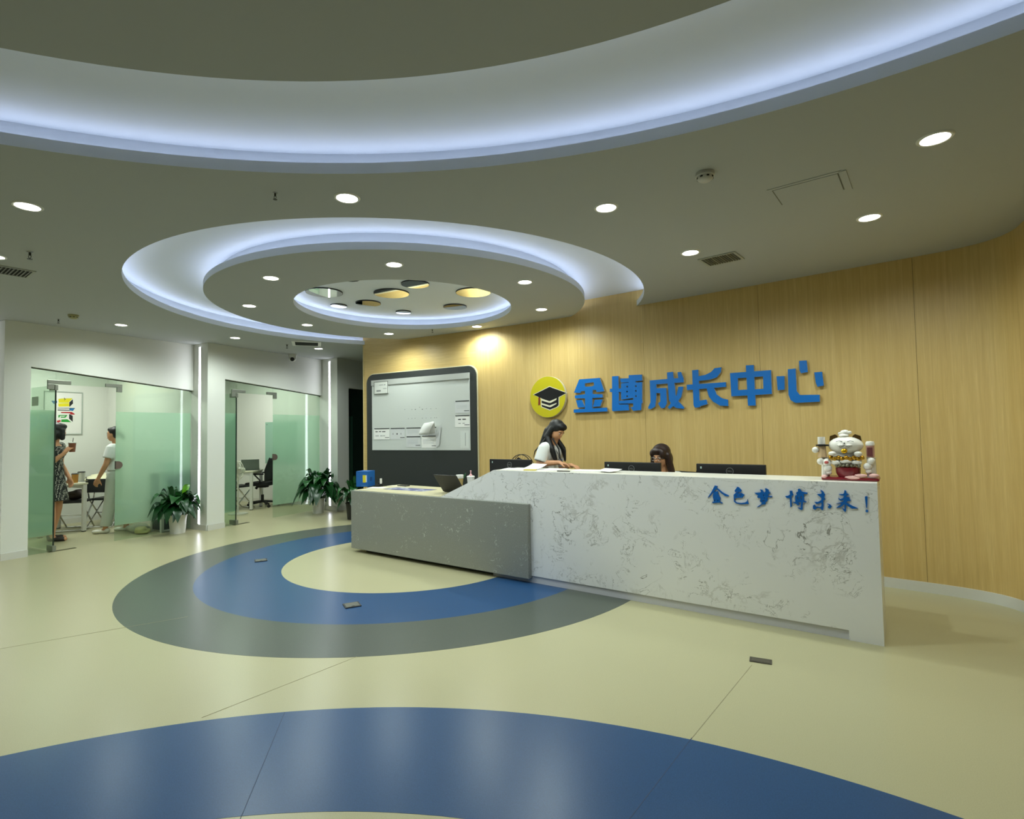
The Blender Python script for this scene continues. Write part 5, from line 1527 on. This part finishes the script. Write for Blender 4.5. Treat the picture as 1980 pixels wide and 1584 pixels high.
def head_prims(c, rot):
    """c = centre of the head; face looks along +Y of rot"""
    c = Vector(c)
    P = lambda x, y, z: c + rot @ Vector((x, y, z))
    E = lambda x, y, z, a, b, d: ('e', P(x, y, z), (a, b, d), rot)
    pr = [E(0, -.012, .030, .076, .092, .082), E(0, .018, -.020, .064, .068, .085), E(0, .040, -.072, .038, .036, .030), E(0, .012, -.045, .058, .060, .055),
          E(0, .090, -.022, .010, .012, .012), E(0, .085, -.002, .007, .010, .022), E(0, .080, -.052, .022, .010, .008),
          E(.074, -.005, -.012, .008, .017, .028), E(-.074, -.005, -.012, .008, .017, .028), E(.03, .068, .022, .022, .012, .008), E(-.03, .068, .022, .022, .012, .008)]
    return pr, P

def face(t, P, rot, glasses=False, eyes=True):
    for s in (-1, 1):
        if eyes:
            o = obj('eye', ell(B(), P(.030 * s, .074, .002), (.013, .008, .006), rot), mat('eye_white', srgb(214, 206, 198), .3), t, True)
            obj('iris', ell(B(), P(.030 * s, .0805, .002), (.0055, .0035, .0055), rot), BLACK, o, True)
        obj('eyebrow', tube(B(), [P(.014 * s, .084, .022), P(.032 * s, .082, .027), P(.050 * s, .070, .022)], .0030, 6), HAIR, t)
        if glasses:
            cc = [P(.032 * s + .023 * math.cos(a), .090, .0 + .018 * math.sin(a)) for a in [2 * PI * k / 20 for k in range(20)]]
            obj('glasses', tube(B(), cc, .0022, 6, True), METAL, t)
    if glasses:
        obj('glasses', tube(B(), [P(-.01, .092, .003), P(.01, .092, .003)], .002, 6), METAL, t)
        for s in (-1, 1):
            obj('glasses', tube(B(), [P(.055 * s, .088, .003), P(.076 * s, .02, .005)], .0018, 6), METAL, t)
    obj('mouth', ell(B(), P(0, .0885, -.053), (.020, .004, .006), rot), LIP, t, True)

def figure(J):
    """skin over the joints J (dict); returns the primitives of one continuous body"""
    pr = []
    pel, wst, chs, nck = (Vector(J[k]) for k in ('pelvis', 'waist', 'chest', 'neck'))
    tr = J.get('tilt', Matrix.Identity(3))
    pr += [('e', pel, (.155, .105, .115), tr), ('e', pel.lerp(wst, .6), (.135, .092, .12), tr), ('e', wst, (.122, .088, .11), tr), ('e', wst.lerp(chs, .6), (.135, .098, .12), tr), ('e', chs, (.150, .102, .12), tr)]
    for s in ('l', 'r'):
        sh, el, wr = (Vector(J[k + '_' + s]) for k in ('sho', 'elb', 'wri'))
        hp, kn, an, to = (Vector(J[k + '_' + s]) for k in ('hip', 'kne', 'ank', 'toe'))
        pr += [('c', chs.lerp(nck, .55), .06, sh, .048), ('c', sh, .046, el, .036), ('c', el, .036, el.lerp(wr, .35), .035), ('c', el.lerp(wr, .35), .035, wr, .025)]
        pr += [('c', hp, .088, hp.lerp(kn, .5), .072), ('c', hp.lerp(kn, .5), .072, kn, .052), ('c', kn, .052, kn.lerp(an, .35), .052), ('c', kn.lerp(an, .35), .052, an, .035)]
        pr += [('c', an, .034, an + Vector((0, 0, -.03)), .035), ('c', an + (to - an) * -.15 + Vector((0, 0, -.055)), .030, to, .026)]
        h = J.get('hand_' + s)
        if h:
            pr += hand_prims(wr, *h)
    pr += [('c', chs.lerp(nck, .5), .065, nck, .048), ('c', nck, .048, J['head'], .046)]
    return pr

def shoe(t, an, to, m, h=.05):
    an, to = Vector(an), Vector(to)
    d = (to - an); d.z = 0; d.normalize()
    b = Vector((an.x, an.y, .0))
    blob('shoe', [('e', b - d * .02 + Vector((0, 0, .042)), (.042, .042, .042)), ('c', b - d * .02 + Vector((0, 0, .034)), .034, b + d * .15 + Vector((0, 0, .028)), .028), ('e', b + d * .11 + Vector((0, 0, .032)), (.045, .055, .031), Matrix.Rotation(math.atan2(d.y, d.x) - PI / 2, 3, 'Z'))], .010, m, t, 2)

def strands(t, paths, m, name='hair_strand'):
    for pts, r in paths:
        n = len(pts)
        obj(name, tube(B(), pts, [r * (1 - .75 * (i / (n - 1)) ** 2) for i in range(n)], 7), m, t, 60)

rX = lambda a: Matrix.Rotation(R_(a), 3, 'X')
rZ = lambda a: Matrix.Rotation(R_(a), 3, 'Z')

# ---- receptionist standing behind the counter, looking down
fz = DRZ - R_(86)
w0 = dp(-3.16, 1.0)
t = thing('person', 'standing woman with long black hair and white shirt behind the counter, looking down', 'person', w0, fz, 'people in the lobby')
hr = rX(-34) @ rZ(-8)
hc = (.01, .125, 1.425)
J = dict(pelvis=(0, -.02, .86), waist=(0, 0, 1.0), chest=(0, .035, 1.16), neck=(0, .075, 1.29), head=(.005, .105, 1.36), tilt=rX(-8),
         sho_l=(-.155, .045, 1.235), elb_l=(-.20, .06, .99), wri_l=(-.09, .24, 1.03), sho_r=(.155, .045, 1.235), elb_r=(.205, .0, 1.06), wri_r=(.16, .205, 1.075),
         hip_l=(-.085, -.02, .82), kne_l=(-.09, .0, .45), ank_l=(-.09, -.02, .085), toe_l=(-.10, .13, .03), hip_r=(.085, -.02, .82), kne_r=(.09, .0, .45), ank_r=(.09, -.02, .085), toe_r=(.10, .13, .03),
         hand_l=((.35, .9, -.1), (0, -.1, -1), 1, .45), hand_r=((-.25, .95, -.12), (0, -.1, -1), -1, .4))
hp, Pf = head_prims(hc, hr)
blob('body', figure(J) + hp, .0085, SKIN, t, 3)
face(t, Pf, hr)
blob('shirt', [('e', (0, -.01, .98), (.165, .125, .16)), ('e', (0, .0, 1.08), (.158, .118, .16), rX(-8)), ('e', (0, .035, 1.17), (.172, .118, .12), rX(-8)), ('f', (0, -.02, .80), .165, (0, -.01, 1.0), .150, .8),
               ('c', (-.08, .055, 1.25), .058, (-.155, .045, 1.235), .066), ('c', (.08, .055, 1.25), .058, (.155, .045, 1.235), .066),
               ('f', (.150, .045, 1.245), .070, (.200, .012, 1.085), .076), ('f', (-.150, .045, 1.245), .070, (-.193, .055, 1.075), .076)], .012, TEE, t, 3)
blob('trousers', [('e', (0, -.02, .84), (.165, .12, .10)), ('c', (-.085, -.02, .80), .092, (-.09, 0, .45), .066), ('c', (.085, -.02, .80), .092, (.09, 0, .45), .066), ('f', (-.09, 0, .47), .066, (-.09, -.02, .10), .055), ('f', (.09, 0, .47), .066, (.09, -.02, .10), .055)], .014, mat('dark_trousers', srgb(34, 36, 46), .85), t, 3)
for s in ('l', 'r'):
    shoe(t, J['ank_' + s], J['toe_' + s], DARK)
Ph = Pf
blob('hair', [('e', Ph(0, -.022, .042), (.089, .098, .085), hr), ('e', Ph(0, -.05, -.03), (.090, .070, .10), hr), ('e', Ph(0, .035, .078), (.070, .058, .040), hr),
              ('c', Ph(.070, -.02, .02), .032, Ph(.082, -.02, -.10), .034), ('c', Ph(-.070, -.02, .02), .032, Ph(-.082, -.02, -.10), .034),
              ('c', Ph(.082, -.02, -.10), .036, (.12, .115, 1.23), .034), ('c', (.12, .115, 1.23), .036, (.115, .155, 1.10), .020), ('c', (.115, .155, 1.10), .020, (.11, .17, 1.06), .008),
              ('c', Ph(-.080, -.02, -.10), .036, (-.10, .15, 1.22), .030), ('c', (-.10, .15, 1.22), .030, (-.09, .175, 1.08), .012),
              ('c', Ph(.05, -.07, -.05), .045, (.06, -.03, 1.27), .04), ('c', Ph(-.05, -.07, -.05), .045, (-.06, -.03, 1.27), .04), ('c', (.06, -.03, 1.27), .038, (.09, -.07, 1.20), .014)], .009, HAIR, t, 3)
strands(t, [([Ph(.07, -.03, -.08), (.165, .0, 1.27), (.195, -.055, 1.20), (.195, -.075, 1.13)], .010), ([Ph(.06, .04, -.08), (.09, .19, 1.22), (.09, .205, 1.12), (.08, .235, 1.06)], .010), ([Ph(-.06, .03, -.10), (-.05, .2, 1.2), (-.04, .21, 1.09)], .012), ([Ph(.075, .0, -.09), (.13, .16, 1.2), (.115, .185, 1.085)], .012)], HAIR)
obj('lanyard', tube(B(), [(.05, .10, 1.27), (.055, .165, 1.16), (.05, .178, 1.09)], .004, 6), mat('lanyard', srgb(60, 60, 70), .7), t)
bm = bx(-.028, .028, -.002, .002, -.045, .045, .0015); o = obj('badge', bm, mat('badge', srgb(120, 124, 130), .3), t, loc=(.06, .195, 1.068), rot=(R_(12), 0, R_(-35)))
obj('badge_photo', bx(-.008, .008, -.0035, -.0021, -.01, .012), PAPER, o)
obj('badge_photo', bx(-.008, .008, .0021, .0035, -.01, .012), PAPER, o)

# ---- receptionist seated behind the middle monitor
w1 = dp(-1.82, 1.08)
fz = math.atan2(-DV.y, -DV.x) - PI / 2 - R_(12)
t = thing('person', 'seated woman with dark brown hair and glasses behind the middle monitor', 'person', w1, fz, 'people in the lobby')
hr = rX(-12)
hc = (0, .06, 1.145)
J = dict(pelvis=(0, -.05, .56), waist=(0, -.045, .70), chest=(0, -.01, .86), neck=(0, .02, 1.0), head=(0, .045, 1.08), tilt=rX(-4),
         sho_l=(-.155, 0, .94), elb_l=(-.20, .10, .76), wri_l=(-.12, .30, .765), sho_r=(.155, 0, .94), elb_r=(.20, .10, .76), wri_r=(.12, .30, .765),
         hip_l=(-.09, .0, .545), kne_l=(-.10, .28, .50), ank_l=(-.10, .16, .085), toe_l=(-.10, .28, .03), hip_r=(.09, .0, .545), kne_r=(.10, .28, .50), ank_r=(.10, .16, .085), toe_r=(.10, .28, .03),
         hand_l=((.1, 1, -.05), (0, 0, -1), 1, .3), hand_r=((-.1, 1, -.05), (0, 0, -1), -1, .3))
hp, Pf = head_prims(hc, hr)
blob('body', figure(J) + hp, .0095, SKIN, t, 3)
face(t, Pf, hr, True)
blob('shirt', [('e', (0, -.05, .64), (.16, .125, .15)), ('e', (0, -.04, .76), (.15, .115, .14)), ('e', (0, -.01, .87), (.168, .118, .12)), ('c', (-.08, .0, .95), .058, (-.155, 0, .94), .064), ('c', (.08, .0, .95), .058, (.155, 0, .94), .064), ('f', (.15, 0, .95), .068, (.185, .06, .83), .07), ('f', (-.15, 0, .95), .068, (-.185, .06, .83), .07)], .013, TEE, t, 3)
blob('trousers', [('e', (0, -.03, .55), (.165, .13, .10)), ('c', (-.09, .0, .55), .09, (-.10, .28, .50), .066), ('c', (.09, .0, .55), .09, (.10, .28, .50), .066), ('f', (-.10, .27, .50), .064, (-.10, .17, .10), .055), ('f', (.10, .27, .50), .064, (.10, .17, .10), .055)], .014, MATS['dark_trousers'], t, 3)
for s in ('l', 'r'):
    shoe(t, J['ank_' + s], J['toe_' + s], DARK)
blob('hair', [('e', Pf(0, -.018, .046), (.092, .098, .086), hr), ('e', Pf(0, -.05, -.03), (.096, .068, .11), hr), ('e', Pf(.0, .045, .075), (.066, .045, .034), hr), ('e', Pf(.055, .05, .045), (.030, .036, .045), hr), ('e', Pf(-.058, .05, .04), (.026, .034, .05), hr),
              ('c', Pf(.078, .0, .02), .034, Pf(.095, .0, -.11), .040), ('c', Pf(.095, .0, -.11), .040, Pf(.135, .01, -.24), .028), ('c', Pf(-.078, .0, .02), .032, Pf(-.092, .0, -.11), .036), ('c', Pf(-.092, .0, -.11), .036, Pf(-.12, .01, -.24), .026), ('c', Pf(0, -.07, -.05), .07, Pf(0, -.08, -.24), .06)], .009, HAIR_BROWN, t, 3)
oc2 = copy_tree(oc)
oc2.location = (w1[0] - DV.x * -.02, w1[1] - DV.y * -.02, 0.0); oc2.rotation_euler = (0, 0, fz)
for ch in list(oc2.children):
    if ch.name.startswith('headrest'):
        for g in list(ch.children):
            bpy.data.objects.remove(g)
        bpy.data.objects.remove(ch)
oc2['label'] = 'black office chair under the seated woman behind the reception desk'

# ---- woman in a dotted dress in the first office
dress_m, nt, p = base('dotted_dress', .85)
vo = nt.nodes.new('ShaderNodeTexVoronoi'); vo.inputs['Scale'].default_value = 52
vo.inputs['Randomness'].default_value = .35
nt.links.new(mapping(nt, (1, 1, 1)), vo.inputs['Vector'])
nt.links.new(ramp(nt, vo.outputs['Distance'], [(.30, srgb(214, 214, 196)), (.36, srgb(36, 40, 38))]).outputs[0], p.inputs['Base Color'])
fz = R_(12) - PI / 2
t = thing('person', 'woman in a dark dotted dress holding a drink behind the first office door', 'person', (-6.53, 7.70, 0), fz, 'people in the glass office')
hr = rX(-4) @ rZ(48)
hc = (0, .05, 1.54)
J = dict(pelvis=(0, 0, .90), waist=(0, 0, 1.06), chest=(0, .0, 1.23), neck=(0, .015, 1.39), head=(0, .03, 1.47),
         sho_l=(-.16, 0, 1.33), elb_l=(-.21, -.02, 1.07), wri_l=(-.19, .10, .87), sho_r=(.16, 0, 1.33), elb_r=(.19, .07, 1.10), wri_r=(.14, .20, 1.225),
         hip_l=(-.085, 0, .86), kne_l=(-.09, .02, .47), ank_l=(-.10, -.06, .085), toe_l=(-.10, .10, .03), hip_r=(.085, 0, .86), kne_r=(.09, .03, .47), ank_r=(.09, .05, .085), toe_r=(.09, .21, .03),
         hand_l=((0, .3, -1), (1, 0, 0), 1, .35), hand_r=((-.15, .55, .75), (-.8, .4, -.1), 1, .62))
hp, Pf = head_prims(hc, hr)
blob('body', figure(J) + hp, .0095, SKIN, t, 3)
face(t, Pf, hr)
blob('dress', [('e', (0, 0, 1.22), (.168, .118, .14)), ('e', (0, 0, 1.06), (.14, .108, .15)), ('f', (0, 0, 1.06), .128, (0, .0, .56), .215, .82), ('c', (-.08, 0, 1.34), .056, (-.16, 0, 1.335), .060), ('c', (.08, 0, 1.34), .056, (.16, 0, 1.335), .060), ('f', (.155, 0, 1.345), .066, (.18, .04, 1.20), .066), ('f', (-.155, 0, 1.345), .066, (-.185, -.01, 1.19), .066)], .012, dress_m, t, 3)
blob('hair', [('e', Pf(0, -.02, .042), (.095, .105, .090), hr), ('e', Pf(0, -.04, -.03), (.102, .085, .10), hr), ('e', Pf(0, .04, .072), (.074, .06, .045), hr), ('c', Pf(.078, .02, .02), .034, Pf(.082, .028, -.09), .034), ('c', Pf(-.078, .02, .02), .034, Pf(-.082, .028, -.09), .034), ('e', Pf(0, -.05, -.09), (.09, .06, .04), hr)], .009, HAIR, t, 3)
for s in ('l', 'r'):
    shoe(t, J['ank_' + s], J['toe_' + s], mat('dark_flats', srgb(40, 36, 34), .6))
tm = Matrix.Translation((-6.53, 7.70, 0)) @ Matrix.Rotation(fz, 4, 'Z')
cp = tm @ Vector((.085, .275, 1.245))
cup(cp.x, cp.y, cp.z, .034, .045, .13, mat('milk_tea', srgb(120, 70, 44), .4), 'iced milk tea cup held by the woman in the dotted dress', lid=CLEAR, straw=BLACK)

# ---- woman in a white shirt facing her
fz = R_(190) - PI / 2
t = thing('person', 'woman in white shirt and pale trousers beside the frosted pane of the first office', 'person', (-6.08, 8.32, 0), fz, 'people in the glass office')
hr = rX(-3)
hc = (0, .045, 1.49)
J = dict(pelvis=(0, 0, .87), waist=(0, 0, 1.02), chest=(0, .0, 1.19), neck=(0, .012, 1.34), head=(0, .03, 1.42),
         sho_l=(-.155, 0, 1.285), elb_l=(-.195, .05, 1.04), wri_l=(-.15, .17, .84), sho_r=(.155, 0, 1.285), elb_r=(.20, -.02, 1.03), wri_r=(.18, .10, .83),
         hip_l=(-.085, 0, .83), kne_l=(-.09, .04, .45), ank_l=(-.09, .10, .085), toe_l=(-.10, .24, .03), hip_r=(.085, 0, .83), kne_r=(.09, .0, .45), ank_r=(.09, -.10, .085), toe_r=(.09, .05, .03),
         hand_l=((.1, .5, -1), (1, 0, 0), 1, .35), hand_r=((-.1, .4, -1), (-1, 0, 0), -1, .35))
hp, Pf = head_prims(hc, hr)
blob('body', figure(J) + hp, .0095, SKIN, t, 3)
face(t, Pf, hr)
blob('shirt', [('e', (0, 0, 1.18), (.168, .118, .14)), ('e', (0, 0, 1.04), (.148, .115, .14)), ('f', (0, 0, 1.08), .145, (0, 0, .94), .155, .78), ('c', (-.08, 0, 1.295), .056, (-.155, 0, 1.29), .062), ('c', (.08, 0, 1.295), .056, (.155, 0, 1.29), .062), ('f', (.15, 0, 1.30), .070, (.185, -.01, 1.12), .074), ('f', (-.15, 0, 1.30), .070, (-.18, .03, 1.13), .074)], .012, TEE, t, 3)
blob('trousers', [('e', (0, 0, .88), (.165, .122, .11)), ('c', (-.085, 0, .82), .098, (-.09, .04, .45), .080), ('c', (.085, 0, .82), .098, (.09, 0, .45), .080), ('f', (-.09, .04, .47), .080, (-.09, .095, .11), .074), ('f', (.09, 0, .47), .080, (.09, -.09, .11), .074)], .013, mat('pale_trousers', srgb(196, 204, 190), .85, bump=.2, bscale=14), t, 3)
blob('hair', [('e', Pf(0, -.024, .044), (.086, .094, .080), hr), ('e', Pf(0, -.05, .0), (.086, .068, .075), hr), ('e', Pf(0, .03, .076), (.064, .05, .034), hr), ('c', Pf(0, -.10, .03), .035, Pf(0, -.16, -.02), .034), ('c', Pf(0, -.16, -.02), .034, Pf(0, -.18, -.14), .012)], .009, HAIR, t, 3)
for s in ('l', 'r'):
    shoe(t, J['ank_' + s], J['toe_' + s], mat('white_sneaker', srgb(224, 224, 210), .6))
